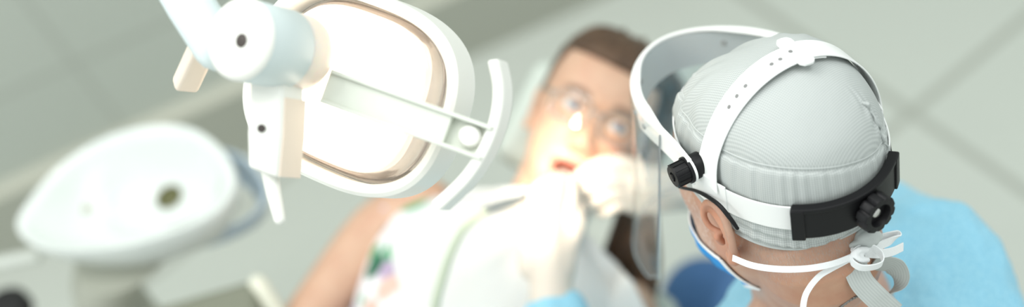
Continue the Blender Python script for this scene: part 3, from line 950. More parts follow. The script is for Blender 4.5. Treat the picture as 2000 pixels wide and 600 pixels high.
# bib
bm = bmesh.new()
def bib_pt(u, v):
    s_ = (u - 0.5) * 2
    if s_ < 0:
        y0 = s_ * 0.170
        top = -0.115 - 0.050 * abs(s_) ** 1.3
        z = top + (-0.258 - 0.634 * (y0 + 0.167) - top) * v
        y = s_ * min(0.170, 0.112 + 0.053 * max(0, -0.150 - z) / 0.124)
    else:
        y0 = s_ * 0.200
        top = -0.115 - 0.050 * abs(s_) ** 1.3
        z = top + (-0.258 - 0.634 * (y0 + 0.167) - top) * v
        y = s_ * min(0.228, 0.112 + 0.080 * max(0, -0.130 - z) / 0.061)
    w = interp(TORSO, min(z, -0.135))
    yy = min(abs(y) / (w[2] + 0.014), 0.985)
    x = (w[0] + 0.014) * (1 - yy ** 2.5) ** (1 / 2.5)
    x += 0.022 * g2(z + 0.335, 0.055) * g2(abs(y) - 0.078, 0.05)
    x = max(x, 0.020, 0.052 * ss(0.11, 0.15, y) * ss(-0.36, -0.30, z)) + 0.004 * math.sin(y * 40 + z * 12) * ss(0.0, 0.4, v) + 0.003 * math.sin(z * 55 + y * 18)
    return TM @ V((x, y, z))
grid(bm, bib_pt, 70, 70)
bib = obj('dental_bib', bm, M['bib'])
solidify(bib, 0.0015, 1)
tag(bib, 'white paper dental bib spread over the chest of the reclining patient', 'bib')

# patient's safety glasses
gl = thing('safety_glasses', 'clear safety glasses on the face of the reclining patient', 'glasses', HM @ V((0.10, 0, 0)))
def lens_outline(cx, a, b, n=40, e=2.6):
    out = []
    for k in range(n):
        t_ = 2 * PI * k / n
        c, s_ = math.cos(t_), math.sin(t_)
        out.append((cx + a * math.copysign(abs(c) ** (2 / e), c), b * math.copysign(abs(s_) ** (2 / e), s_)))
    return out
def glasses_x(y): return 0.109 - 6.0 * y * y
def build_glasses(root, mx, lens_m, frame_m, r=0.0016, temple_m=None, tspan=(0.064, 0.073), ztemple=0.004):
    for s_ in (1, -1):
        ol = [(glasses_x(y), y, z - 0.004) for y, z in lens_outline(s_ * 0.033, 0.026, 0.019)]
        bm = bmesh.new()
        def f(u, v):
            k = int(round(u * 40)) % 40
            y, z = lens_outline(s_ * 0.033, 0.026 * (0.02 + 0.98 * v), 0.019 * (0.02 + 0.98 * v))[k]
            return mx @ V((glasses_x(y) + 0.0015 * (1 - v * v), y, z - 0.004))
        R = grid(bm, f, 40, 8, closed_u=True); bm.faces.new(R[0])
        o = obj('lens', bm, lens_m, root); solidify(o, 0.0018)
        bm = bmesh.new(); tube(bm, [mx @ V(p) for p in ol], r, 8, closed=True)
        obj('rim', bm, frame_m, root)
        bm = bmesh.new()
        pts = [V((glasses_x(0.058), s_ * 0.058, ztemple)), V((0.080, s_ * tspan[0], ztemple + .001)), V((0.03, s_ * (tspan[1] + 0.001), ztemple + .002)), V((-0.015, s_ * (tspan[1] + 0.003), ztemple + .001)), V((-0.035, s_ * (tspan[1] + .003), -0.016))]
        tube(bm, spline([mx @ p for p in pts], 7), r * 1.1, 8)
        obj('temple', bm, temple_m or frame_m, root)
    bm = bmesh.new()
    tube(bm, spline([mx @ V(p) for p in ((glasses_x(0.008), 0.0085, 0.0), (0.1135, 0.0, 0.004), (glasses_x(0.008), -0.0085, 0.0))], 6), r * 1.2, 8)
    obj('bridge', bm, frame_m, root)
build_glasses(gl, HM, M['lens'], M['lens_frame'], 0.0022, M['lens_frame'], (0.066, 0.074))

# ------------------------------------------------------------------ dental chair
XC = TM
bx_ax, by_ax = UP_, LT
chair = thing('dental_chair', 'reclined pale grey dental chair under the patient, olive armrest at its side', 'dental chair', tuple((TM @ V((-0.2, 0, -0.7))).xy) + (0.0,))
def pad(bm, x0, x1, y0, y1, z0, z1):
    boxm(bm, TM @ Matrix.Translation(((x0 + x1) / 2, (y0 + y1) / 2, (z0 + z1) / 2)), x1 - x0, y1 - y0, z1 - z0)
bm = bmesh.new(); pad(bm, -0.200, -0.118, -0.21, 0.21, -0.85, -0.17)
obj('backrest', bm, M['chair_vinyl'], chair, bevel=0.035, bev_seg=6)
bm = bmesh.new(); pad(bm, -0.205, -0.122, -0.23, 0.23, -1.45, -0.855)
obj('seat', bm, M['chair_vinyl'], chair, bevel=0.035, bev_seg=6)
bm = bmesh.new()
boxm(bm, HM @ Matrix.Translation((-0.140, 0.0, -0.025)), 0.06, 0.20, 0.16)
obj('headrest', bm, M['chair_vinyl'], chair, bevel=0.025, bev_seg=6)
bm = bmesh.new(); boxm(bm, TM @ Matrix.Translation((-0.165, 0.0, -0.13)), 0.02, 0.05, 0.20)
obj('headrest_bar', bm, M['steel'], chair, bevel=0.004)
ar0, ar1 = P(262, 655, 1.93), P(466, 597, 1.91)
az = (ar1 - ar0).normalized(); ay = V((0, 0, 1)); ay = (ay - az * az.z).normalized(); axx = ay.cross(az)
bm = bmesh.new(); boxm(bm, frame((ar0 + ar1) / 2 - ay * 0.02 , axx, ay, az), 0.075, 0.045, (ar1 - ar0).length + 0.05)
o = obj('armrest', bm, M['olive_vinyl'], chair, bevel=0.012, bev_seg=4); o['label'] = 'dark olive grey armrest pad'
bm = bmesh.new(); tube(bm, [P(504, 556, 1.93), P(535, 604, 1.93), P(580, 690, 1.96)], 0.013, 16)
o = obj('armrest_rail', bm, M['cream_plastic'], chair); o['label'] = 'cream armrest rail'
bc = TM @ V((-0.2, 0, -0.75))
bm = bmesh.new(); lathe(bm, Matrix.Translation((bc.x, bc.y, 0)), [(0.26, 0.0), (0.26, 0.03), (0.12, 0.06), (0.09, 0.12), (0.085, bc.z - 0.04), (0.14, bc.z + 0.02)], 40)
obj('chair_base', bm, M['unit_grey'], chair)

# ------------------------------------------------------------------ dentist
_F, _L, RU = cv(-0.4300, 0.5350, -0.7273), cv(-0.8828, -0.4179, 0.2146), cv(-0.1892, 0.7343, 0.6519)
YAW = 0.0
RF, RL = _F * math.cos(YAW) + _L * math.sin(YAW), _L * math.cos(YAW) - _F * math.sin(YAW)
RC = CAM + cv(0.2403, 0.0153, -1.28)
RM = frame(RC, RF, RL, RU)                                  # ring frame of the head gear
BETA = math.radians(28)
def _head_axes(bt): return RF * math.cos(bt) - RU * math.sin(bt), RU * math.cos(bt) + RF * math.sin(bt)
_f8, _u8 = _head_axes(math.radians(8))
EARP = RC + RL * 0.073 - _u8 * 0.053 - _f8 * 0.012            # the ear canal stays put, the head nods about it
DF, DU = _head_axes(BETA)
DO = EARP + DF * 0.018 - RL * 0.069 + DU * 0.020
DM = frame(DO, DF, RL, DU)
NW = P(1592, 575, 1.47)
TL = V((-0.95, -0.31, 0)).normalized(); TF = V((-TL.y * -1, 0, 0))
TF = TL.cross(V((0, 0, 1))).normalized()
Z = V((0, 0, 1))

bm = bmesh.new()
head_mesh(bm, DM, False, 0.0)
for s_ in (1, -1):
    ez = (V((-0.50, s_ * 1.0, 0.10))).normalized(); ey = V((0.12, 0, 1)).normalized(); ex = (ez.cross(ey) * -s_).normalized()
    if ex.x > 0: ex = -ex
    ey = ex.cross(ez).normalized()
    if ey.z < 0: ey = -ey
    ear_mesh(bm, DM @ frame(V((-0.027, s_ * 0.073, -0.022)), ex, ey, ez), 1.02)
nk = [DM @ V((-0.022, 0, -0.02)), DM @ V((-0.030, 0, -0.075)), NW + Z * 0.055 + TF * 0.0, NW - Z * 0.02 - TF * 0.01, NW - Z * 0.12]
tube(bm, spline(nk, 6), lerps([0.060, 0.060, 0.061, 0.072, 0.10], 6), 40)
for s_ in (1,):
    tube(bm, spline([NW + Z * 0.03 + TL * s_ * 0.03 - TF * 0.012, NW - Z * 0.04 + TL * s_ * 0.075, NW - Z * 0.085 + TL * s_ * 0.13], 6), lerps([0.042, 0.046, 0.055], 6), 24)
    tube(bm, [DM @ V((0.035, s_ * 0.045, -0.055)), DM @ V((-0.01, s_ * 0.055, -0.045))], 0.012, 12)
dentist = obj('person', bm, M['skin_man'], base=tuple(NW - Z * 0.55))
fuse(dentist, 0.0016, 3)
tag(dentist, 'dentist seen from behind in grey cap, blue mask and cyan gown, bent towards the patient', 'person')
DMi = DM.inverted(); RMi = RM.inverted()
def de_paint(p):
    q = DMi @ p
    k, c = 0.0, (0.36, 0.30, 0.27)
    if q.x < -0.02:
        h = ss(-0.088, -0.062, q.z + 0.006 * noise.noise(q * 90)) * ss(-0.015, -0.045, q.x)
        k = 0.25 * h
    d = (V((q.x + 0.016, abs(q.y) - 0.071, q.z + 0.026)))
    e = d.length
    if abs(q.y) > 0.062 and e < 0.045 and -0.062 < q.z < 0.02 and -0.045 < q.x < 0.012 and abs(q.y) > 0.070:
        k, c = max(k, 0.30 * ss(0.045, 0.035, e)), (0.56, 0.235, 0.15)
    if q.x > 0.02 and q.z < -0.015: k, c = max(k, 0.30), (0.60, 0.42, 0.35)
    return c, k
paint(dentist, de_paint)
for s_ in (1, -1): eye_part(dentist, DM, s_, (1, 0, -0.3))

# short cropped hair at the nape and white bristle on the cheek
def bristles(name, mt, n, pick, length, label, down):
    random.seed(11)
    me = dentist.data
    off = V(dentist['_o'])
    cand = []
    for v in me.vertices:
        p = v.co + off
        w = pick(DMi @ p)
        if w > 0: cand.append((p, v.normal.copy(), w))
    bm = bmesh.new()
    cnt = 0
    while cnt < n and cand:
        p, nn, w = random.choice(cand)
        cnt += 1
        if random.random() > w: continue
        p = p + V([random.uniform(-.001, .001) for _ in range(3)])
        d = (down - nn * down.dot(nn)).normalized()
        L_ = length * random.uniform(0.6, 1.2)
        side = d.cross(nn).normalized() * 0.00011
        tip = p + d * L_ + nn * L_ * 0.28 + side * random.uniform(-4, 4)
        a, b_, c_ = bm.verts.new(p - side), bm.verts.new(p + side), bm.verts.new(tip)
        bm.faces.new((a, b_, c_))
    o = obj(name, bm, mt, dentist); o['kind'] = 'stuff'; o['label'] = label
    return o
bristles('cropped_hair', M['grey_hair'], 8000, lambda q: (ss(-0.086, -0.064, q.z) * ss(-0.030, -0.045, q.x)) if q.z < 0.0 and abs(q.y) < 0.075 else 0, 0.0030, 'short grey cropped hair at the nape', -DU)
bristles('cheek_stubble', M['white_hair'], 2600, lambda q: 0.7 if (-0.066 < q.z < 0.012 and 0.012 < q.x < 0.06 and q.y > 0.03) else 0, 0.003, 'white stubble on the cheek', -DU)

# cap -----------------------------------------------------------------
CAPT = [(0.0950, -0.012, -0.024, 0.006), (0.0930, 0.004, -0.040, 0.022), (0.0870, 0.023, -0.060, 0.040), (0.076, 0.044, -0.078, 0.0565), (0.061, 0.063, -0.0930, 0.0690), (0.045, 0.079, -0.1010, 0.0765), (0.030, 0.0900, -0.1045, 0.0803),
        (0.010, 0.1005, -0.1065, 0.0820), (-0.010, 0.1025, -0.1060, 0.0818), (-0.030, 0.1020, -0.1040, 0.0835), (-0.048, 0.099, -0.1000, 0.0825), (-0.060, 0.096, -0.096, 0.081)]
def cap_low(th):
    back = (1 - math.cos(th)) / 2
    side = abs(math.sin(th))
    return -0.026 - 0.016 * ss(0.35, 0.95, back) - 0.005 * side - 0.016 * ss(0.3, 0.9, side) * ss(0.12, 0.42, math.cos(th))
def seam_z(th):
    t2 = th % (2 * PI)
    return 0.043 - 0.006 * math.cos(th) - 0.022 * g2(t2 - math.radians(222), math.radians(48)) 
def cap_pt(u, v):
    th = 2 * PI * u
    zl = cap_low(th)
    k = 0.5 - 0.5 * math.cos(PI * min(1.0, 0.03 + 0.97 * v) * 0.93)
    k /= (0.5 - 0.5 * math.cos(PI * 0.93))
    z = 0.0948 + (zl - 0.0948) * k
    xf, xb, w = interp(CAPT, z)
    c, s_ = math.cos(th), math.sin(th)
    e = 2 / 2.12 if c < 0 else 2 / (2.12 + 0.33 * ss(0, 0.35, c))
    mid = -0.002
    a = (xf - mid) if c > 0 else (mid - xb)
    q = V((mid + a * math.copysign(abs(c) ** e, c), w * math.copysign(abs(s_) ** e, s_), z))
    n_ = (q - V((0, 0, -0.02))).normalized()
    sz = seam_z(th)
    below = ss(sz + 0.003, sz - 0.006, z)
    press = ss(-0.020, 0.0, z) * ss(0.020, 0.004, z)
    low = ss(-0.010, -0.030, z)
    pleat = 0.00045 * math.sin(th * 37 + 3 * math.sin(th * 5)) + 0.0004 * math.sin(th * 61 + 1.3)
    d = pleat * below * (1 - 0.6 * press)
    d -= 0.0016 * g2(z - sz, 0.0022)
    d += 0.0012 * below * (1 - press)
    # loose cloth: soft dents in the crown, gathers at the back
    w2 = noise.noise(V((q.x * 22, q.y * 22, q.z * 26 + 3)))
    d += 0.0012 * w2 * (1 - below) 
    back = ss(0.75, 0.98, (1 - c) / 2)
    d += back * (0.0013 * math.sin(z * 380 + 6 * math.sin(th * 9)) * g2((th - PI) - 0.66, 0.11) * ss(-0.0, 0.02, z) * ss(0.085, 0.06, z))
    d += 0.0014 * math.sin(z * 520 + th * 6) * low * ss(0.4, 0.8, (1 - c) / 2)
    fr = ss(0.35, 0.9, (1 + c) / 2)
    d += 0.0022 * fr * math.sin(th * 16 + z * 70) * ss(0.085, 0.05, z)
    d *= ss(1.0, 0.94, v)
    return RM @ (q + n_ * d)
bm = bmesh.new()
R = grid(bm, cap_pt, 360, 150, closed_u=True, uvscale=(0.60, 0.20))
bm.faces.new(R[0])
# unwrap the crown straight from above so that the weave stays square there
uvl = bm.loops.layers.uv.verify()
for f in bm.faces:
    qs = [RMi @ lp.vert.co for lp in f.loops]
    if min(q.z - seam_z(math.atan2(q.y, q.x)) for q in qs) > -0.001:
        for lp, q in zip(f.loops, qs):
            r_ = math.hypot(q.x, q.y); k = 1 + 1.8 * (r_ ** 2) * 20 * 0.35
            lp[uvl].uv = (q.x * 0.94 * k + q.y * 0.34 * k, -q.x * 0.34 * k + q.y * 0.94 * k)
    else:
        for lp, q in zip(f.loops, qs):
            a = math.atan2(q.y, q.x)
            if a < 0 and max(math.atan2(x.y, x.x) for x in qs) > 2.5: a += 2 * PI
            lp[uvl].uv = (a * 0.097, q.z)
cap = obj('surgical_cap', bm, M['cap'], dentist)
cap.data.set_sharp_from_angle(angle=math.radians(75))
solidify(cap, 0.0012, -1)
cap['label'] = 'light grey finely checked surgical cap with a gathered side panel'
bm = bmesh.new()
pts = []
for k in range(200):
    th = 2 * PI * k / 200
    zt = seam_z(th)
    lo, hi = 0.0, 1.0
    for _ in range(22):
        md = (lo + hi) / 2
        if (RMi @ cap_pt(k / 200, md)).z > zt + 0.0022: lo = md
        else: hi = md
    pts.append(cap_pt(k / 200, lo))
tube(bm, pts, 0.0007, 6, closed=True)
obj('cap_seam', bm, M['seam'], cap)
# rolled lower hem
bm = bmesh.new()
tube(bm, [cap_pt(k / 160, 1.0) for k in range(160)], 0.0016, 8, closed=True)
obj('cap_hem', bm, M['seam'], cap)
# back seam ridge, rumpled
bm = bmesh.new()
pts = [cap_pt(0.5 + 0.105 + 0.003 * math.sin(v * 60), v) for v in [0.30 + 0.5 * i / 40 for i in range(41)]]
tube(bm, [p + (p - RC).normalized() * (0.0006 + 0.0012 * math.sin(i * 1.3)) for i, p in enumerate(pts)], [0.0015 + 0.0008 * math.sin(i * 0.9) for i in range(41)], 8)
obj('back_seam', bm, M['cap'], cap)
# knot of the cap's ties and the two broad tails
KN = P(1692, 468, 1.243)
bm = bmesh.new()
blob(bm, KN, cv(0.012, 0.006, 0), cv(-0.006, 0.010, 0.004), cv(0, 0.002, 0.010))
blob(bm, KN + cv(-0.004, -0.004, 0.004), cv(0.014, 0.003, 0), cv(-0.003, 0.005, 0.002), cv(0, 0.002, 0.009))
tube(bm, spline([P(1655, 482, 1.25), P(1674, 474, 1.238), P(1690, 462, 1.232), P(1706, 456, 1.236), P(1716, 462, 1.243)], 6), 0.0042, 10)
tube(bm, spline([P(1600, 486, 1.245), P(1640, 482, 1.243), P(1672, 476, 1.24)], 6), [0.0025] * 6 + [0.003] * 6 + [0.004], 10)
o = obj('cap_knot', bm, M['seam'], cap); fuse(o, 0.0012, 3); o['label'] = 'twisted grey knot of the cap ties'
def band(name, px, w, wd_px, mt, parent, th=0.0012, nn=10, fade=None):
    pts = spline([P(*p) for p in px], nn)
    m_ = len(pts)
    wds, nds = [], []
    ws = None if wd_px == 'face' else lerps([V(cv(*d)) for d in wd_px], nn)
    for i in range(m_):
        t_ = (pts[min(i + 1, m_ - 1)] - pts[max(i - 1, 0)]).normalized()
        w_ = t_.cross(FW + CU * 0.25) if ws is None else ws[i]
        w_ = (w_ - t_ * w_.dot(t_)).normalized()
        wds.append(w_); nds.append(t_.cross(w_).normalized())
    bm = bmesh.new()
    ribbon(bm, pts, wds, nds, w, th, uvl=True)
    return obj(name, bm, mt, parent, bevel=0.0004)
band('cap_tie', [(1664, 494, 1.246), (1670, 520, 1.243), (1684, 552, 1.246), (1712, 582, 1.252), (1745, 612, 1.262)], 0.0215, 'face', M['cap_tie'], cap)
band('cap_tie', [(1700, 520, 1.256), (1722, 515, 1.262), (1745, 520, 1.268), (1754, 538, 1.276), (1745, 562, 1.288), (1726, 590, 1.300)], 0.021, [(0.10, 0.62, 0.78)] * 6, M['cap_tie'], cap)
# mask ------------------------------------------------------------------
def mask_pt(u, v, grow):
    y = (u - 0.5) * 2
    th = y * 1.58
    zt = -0.014 - 0.046 * abs(y) ** 1.4
    zb = -0.122 + 0.018 * abs(y) ** 2.0
    z = zt + (zb - zt) * v
    q = head_pt(th, max(z, -0.105))
    q.z = z
    dx = 0.012 * (1 - min(1, abs(y) * 1.35) ** 3) * math.sin(PI * min(1, 0.15 + v * 0.8))
    n_ = V((math.cos(th), math.sin(th), 0))
    pl = 0.0016 * math.sin(v * 22) * (1 - abs(y) ** 2)
    return DM @ (q + n_ * (0.0015 + grow + dx + pl))
bm = bmesh.new(); grid(bm, lambda u, v: mask_pt(u, v, 0), 60, 40)
mask = obj('surgical_mask', bm, M['mask_blue'], dentist); solidify(mask, 0.001, 1)
mask['label'] = 'blue pleated surgical mask with white edges'
bm = bmesh.new()
for uu in (0.0, 1.0):
    pts = [mask_pt(uu, v / 14, 0.0012) for v in range(15)]
    ribbon(bm, pts, [RL.cross(DU).normalized()] * 15, [RL * (1 if uu else -1)] * 15, 0.007, 0.0022)
for vv in (0.0, 1.0):
    pts = [mask_pt(u / 40, vv, 0.0012) for u in range(41)]
    ribbon(bm, pts, [DU] * 41, [(p - (DO - DU * 0.06)).normalized() for p in pts], 0.0035, 0.0018)
o = obj('mask_edge', bm, M['mask_white'], mask, bevel=0.0006); o['label'] = 'white binding of the mask'
def tie(name, px, r, parent=None, label=None):
    pts = spline([P(*p) for p in px], 10)
    bm = bmesh.new()
    tube(bm, pts, r, 10, flat=(0.45, 1.0, cv(0.1, 1, 0.15)) if len(px) < 0 else None)
    o = obj(name, bm, M['mask_white'], parent or mask)
    return o
band('mask_tie', [(1431, 504, 1.258), (1470, 519, 1.237), (1520, 526, 1.226), (1575, 525, 1.222), (1625, 516, 1.224), (1668, 500, 1.232), (1690, 492, 1.236)], 0.0058, [(0.05, 1, 0.15)] * 7, M['mask_white'], mask, 0.0012)
band('mask_tie', [(1682, 492, 1.236), (1650, 511, 1.232), (1622, 526, 1.230), (1600, 540, 1.230), (1580, 564, 1.231), (1570, 590, 1.232), (1567, 640, 1.235)], 0.0054, 'face', M['mask_white'], mask, 0.0014)
# bow
band('bow_loop', [(1664, 504, 1.232), (1668, 490, 1.233), (1686, 482, 1.236), (1706, 485, 1.238), (1721, 498, 1.238), (1723, 514, 1.235), (1706, 522, 1.230), (1682, 523, 1.228), (1666, 514, 1.229), (1662, 503, 1.232)], 0.0088, [(0.0, 0.62, 0.78)] * 10, M['mask_white'], mask, 0.0012)
band('bow_loop', [(1690, 488, 1.236), (1712, 482, 1.242), (1738, 472, 1.250), (1752, 464, 1.256), (1750, 458, 1.258), (1734, 462, 1.256), (1712, 470, 1.248), (1696, 482, 1.240)], 0.0088, [(0.2, 0.9, 0.4), (0.2, 0.9, 0.4), (0.3, 0.9, 0.4), (0.7, 0.6, 0.4), (0.3, 0.7, 0.6), (-0.2, 0.8, 0.6), (-0.2, 0.9, 0.4), (0, 0.9, 0.4)], M['mask_white'], mask, 0.0014)
band('bow_tail', [(1690, 494, 1.238), (1716, 496, 1.246), (1742, 492, 1.255), (1764, 482, 1.262)], 0.0085, [(0.1, 1, 0.3)] * 4, M['mask_white'], mask, 0.0013)
bm = bmesh.new()
blob(bm, P(1676, 497, 1.232), cv(0.0050, 0.002, 0), cv(-0.0015, 0.0065, 0), cv(0, 0, 0.004))
tube(bm, spline([P(1661, 508, 1.233), P(1668, 496, 1.228), P(1680, 488, 1.227), P(1692, 488, 1.232)], 6), 0.0028, 10)
tube(bm, spline([P(1666, 488, 1.234), P(1672, 500, 1.227), P(1682, 508, 1.228), P(1694, 508, 1.233)], 6), 0.0026, 10)
o = obj('mask_knot', bm, M['mask_white'], mask); fuse(o, 0.0010, 2)

# gown ------------------------------------------------------------------
SHL, SHR = NW + TL * 0.185 - Z * 0.050, NW - TL * 0.140 - Z * 0.095
EL_L, WR_L = P(1150, 820, 1.60), P(1084, 618, 1.665)
EL_R, WR_R = P(1640, 420, 1.80), P(1420, 375, 1.86)
bm = bmesh.new()
tube(bm, [SHL - Z * 0.045, NW - Z * 0.085 + TF * 0.0, SHR - Z * 0.040], [0.082, 0.105, 0.082], 36)
for s_, sh in ((1, SHL), (-1, SHR)):
    tube(bm, [NW + TL * s_ * 0.082 - Z * 0.040 - TF * 0.01, sh - Z * 0.015], [0.052, 0.062], 24)
blob(bm, NW - Z * 0.24, TL * 0.200, TF * 0.130, Z * 0.22, 40, 28)
blob(bm, NW - Z * 0.44, TL * 0.190, TF * 0.145, Z * 0.22, 40, 28)
limb(bm, [SHL - Z * 0.03, SHL.lerp(EL_L, 0.5) + TL * 0.03, EL_L], [0.072, 0.066, 0.058])
limb(bm, [EL_L, EL_L.lerp(WR_L, 0.5), WR_L], [0.058, 0.052, 0.038])
limb(bm, [SHR - Z * 0.03, SHR.lerp(EL_R, 0.5), EL_R], [0.076, 0.070, 0.060])
limb(bm, [EL_R, EL_R.lerp(WR_R, 0.5), WR_R], [0.060, 0.052, 0.038])
limb(bm, [SHR - Z * 0.02, P(1822, 520, 1.53), P(1862, 680, 1.50)], [0.066, 0.072, 0.078])
gown = obj('gown', bm, M['gown'], dentist)
fuse(gown, 0.0045, 8)
tx = bpy.data.textures.new('folds', 'CLOUDS'); tx.noise_scale = 0.085; tx.noise_depth = 3
dm = gown.modifiers.new('folds', 'DISPLACE'); dm.texture = tx; dm.strength = 0.028; dm.mid_level = 0.5; dm.texture_coords = 'LOCAL'
gown['label'] = 'cyan disposable gown'
# gloves
def hand(name, palm, fingers, label):
    bm = bmesh.new()
    for a, b_, ra, rb in palm: tube(bm, [a, b_], [ra, rb], 16)
    for ch, rads in fingers: tube(bm, spline(ch, 5), lerps(rads, 5), 14)
    o = obj(name, bm, M['latex'], dentist)
    fuse(o, 0.0016, 4)
    o['label'] = label
    return o
W = WR_L
q = lambda x, y, d: P(x, y, d)
W = q(1076, 575, 1.668)
palmL = [(WR_L, W, 0.028, 0.027), (W, q(1100, 440, 1.705), 0.026, 0.015), (W, q(1074, 434, 1.695), 0.026, 0.015), (W, q(1050, 438, 1.695), 0.024, 0.014), (W, q(1026, 450, 1.70), 0.022, 0.013), (q(1092, 530, 1.68), q(1110, 470, 1.70), 0.020, 0.013), (q(1040, 520, 1.68), q(1030, 460, 1.70), 0.018, 0.014)]
fl = [0.0115, 0.0105, 0.0098, 0.0080]
fingL = [([q(1100, 440, 1.70), q(1112, 398, 1.715), q(1112, 362, 1.745), q(1098, 345, 1.765)], fl), ([q(1074, 434, 1.69), q(1082, 386, 1.70), q(1090, 358, 1.73), q(1088, 346, 1.76)], fl),
         ([q(1050, 438, 1.69), q(1046, 396, 1.695), q(1056, 368, 1.715), q(1068, 358, 1.745)], fl), ([q(1026, 450, 1.695), q(1016, 416, 1.70), q(1022, 394, 1.72), q(1036, 384, 1.745)], [0.010, 0.0092, 0.0085, 0.007]),
         ([q(1108, 480, 1.695), q(1124, 440, 1.705), q(1121, 405, 1.735), q(1104, 380, 1.76)], [0.014, 0.0125, 0.0112, 0.009])]
hand('glove', palmL, fingL, 'pale latex glove on the hand holding the handpiece')
W = WR_R
palmR = [(W, q(1228, 348, 1.80), 0.024, 0.014), (W, q(1226, 366, 1.80), 0.024, 0.014), (W, q(1230, 386, 1.81), 0.022, 0.013), (W, q(1238, 402, 1.82), 0.020, 0.012), (q(1300, 356, 1.84), q(1248, 338, 1.81), 0.018, 0.013)]
fingR = [([q(1228, 348, 1.80), q(1186, 334, 1.785), q(1146, 340, 1.78), q(1120, 352, 1.785)], fl), ([q(1226, 366, 1.80), q(1184, 354, 1.775), q(1150, 366, 1.775), q(1130, 378, 1.785)], fl),
         ([q(1230, 386, 1.81), q(1192, 378, 1.785), q(1166, 390, 1.785), q(1148, 398, 1.795)], fl), ([q(1238, 402, 1.82), q(1206, 400, 1.80), q(1186, 410, 1.80), q(1172, 416, 1.81)], [0.010, 0.0092, 0.0085, 0.007]),
         ([q(1250, 340, 1.81), q(1214, 322, 1.79), q(1180, 322, 1.78), q(1152, 330, 1.785)], [0.014, 0.0125, 0.0112, 0.009])]
hand('glove', palmR, fingR, 'pale latex glove on the hand reaching from the right')
# trousers
hipL, hipR = NW + TL * 0.10 - Z * 0.66, NW - TL * 0.10 - Z * 0.66
bm = bmesh.new()
limb(bm, [hipL, hipL + TF * 0.20 + TL * 0.03, hipL + TF * 0.40 + TL * 0.065 - Z * 0.04], [0.10, 0.082, 0.062])
limb(bm, [hipL + TF * 0.40 + TL * 0.065 - Z * 0.04, hipL + TF * 0.43 + TL * 0.05 - Z * 0.2, hipL + TF * 0.42 - Z * 0.42], [0.062, 0.058, 0.052])
limb(bm, [hipR, hipR + TF * 0.22, hipR + TF * 0.44], [0.10, 0.088, 0.072])
limb(bm, [hipR + TF * 0.44, hipR + TF * 0.46 - Z * 0.2, hipR + TF * 0.42 - Z * 0.42], [0.072, 0.062, 0.055])
blob(bm, NW - Z * 0.62, TL * 0.19, TF * 0.14, Z * 0.13)
tr = obj('trousers', bm, M['trouser_blue'], dentist); fuse(tr, 0.006, 6); tr['label'] = 'dark blue trousers'
for s_, hp in ((1, hipL), (-1, hipR)):
    an = hp + TF * 0.42 - Z * 0.42
    bm = bmesh.new()
    tube(bm, [V((an.x, an.y, 0.045)) - TF * 0.05, V((an.x, an.y, 0.045)) + TF * 0.06, V((an.x, an.y, 0.038)) + TF * 0.15], [0.042, 0.045, 0.036], 20)
    tube(bm, [an, V((an.x, an.y, 0.06))], 0.042, 20)
    o = obj('shoe', bm, M['white_plastic'], dentist)
sc = NW - Z * 0.66
stool = thing('stool', 'round stool under the seated dentist', 'stool', (sc.x, sc.y, 0))
bm = bmesh.new(); lathe(bm, Matrix.Translation((sc.x, sc.y, 0)), [(0.17, sc.z - 0.19), (0.18, sc.z - 0.17), (0.18, sc.z - 0.125), (0.16, sc.z - 0.112), (0.001, sc.z - 0.108)], 40)
obj('seat', bm, M['unit_grey'], stool)
bm = bmesh.new(); lathe(bm, Matrix.Translation((sc.x, sc.y, 0)), [(0.20, 0.0), (0.20, 0.02), (0.03, 0.06), (0.025, sc.z - 0.19)], 32)
obj('pedestal', bm, M['steel'], stool)
# necklace
bm = bmesh.new()
from mathutils.bvhtree import BVHTree
_off = V(dentist['_o'])
_bvh = BVHTree.FromPolygons([v.co + _off for v in dentist.data.vertices], [tuple(p.vertices) for p in dentist.data.polygons])
_ch = []
for px, py in ((1606, 640), (1622, 620), (1638, 603), (1652, 592), (1664, 584), (1676, 578), (1690, 572), (1704, 566)):
    _d = (P(px, py, 1.0) - CAM).normalized()
    _h = _bvh.ray_cast(CAM, _d)
    if _h[0] is not None: _ch.append(_h[0] - _d * 0.0012)
tube(bm, spline(_ch, 6), [0.0013 + 0.0004 * math.sin(i * 2.2) for i in range((len(_ch) - 1) * 6 + 1)], 8)
tag(obj('necklace', bm, M['chain']), 'thin dark chain round the neck above the cyan collar', 'necklace')

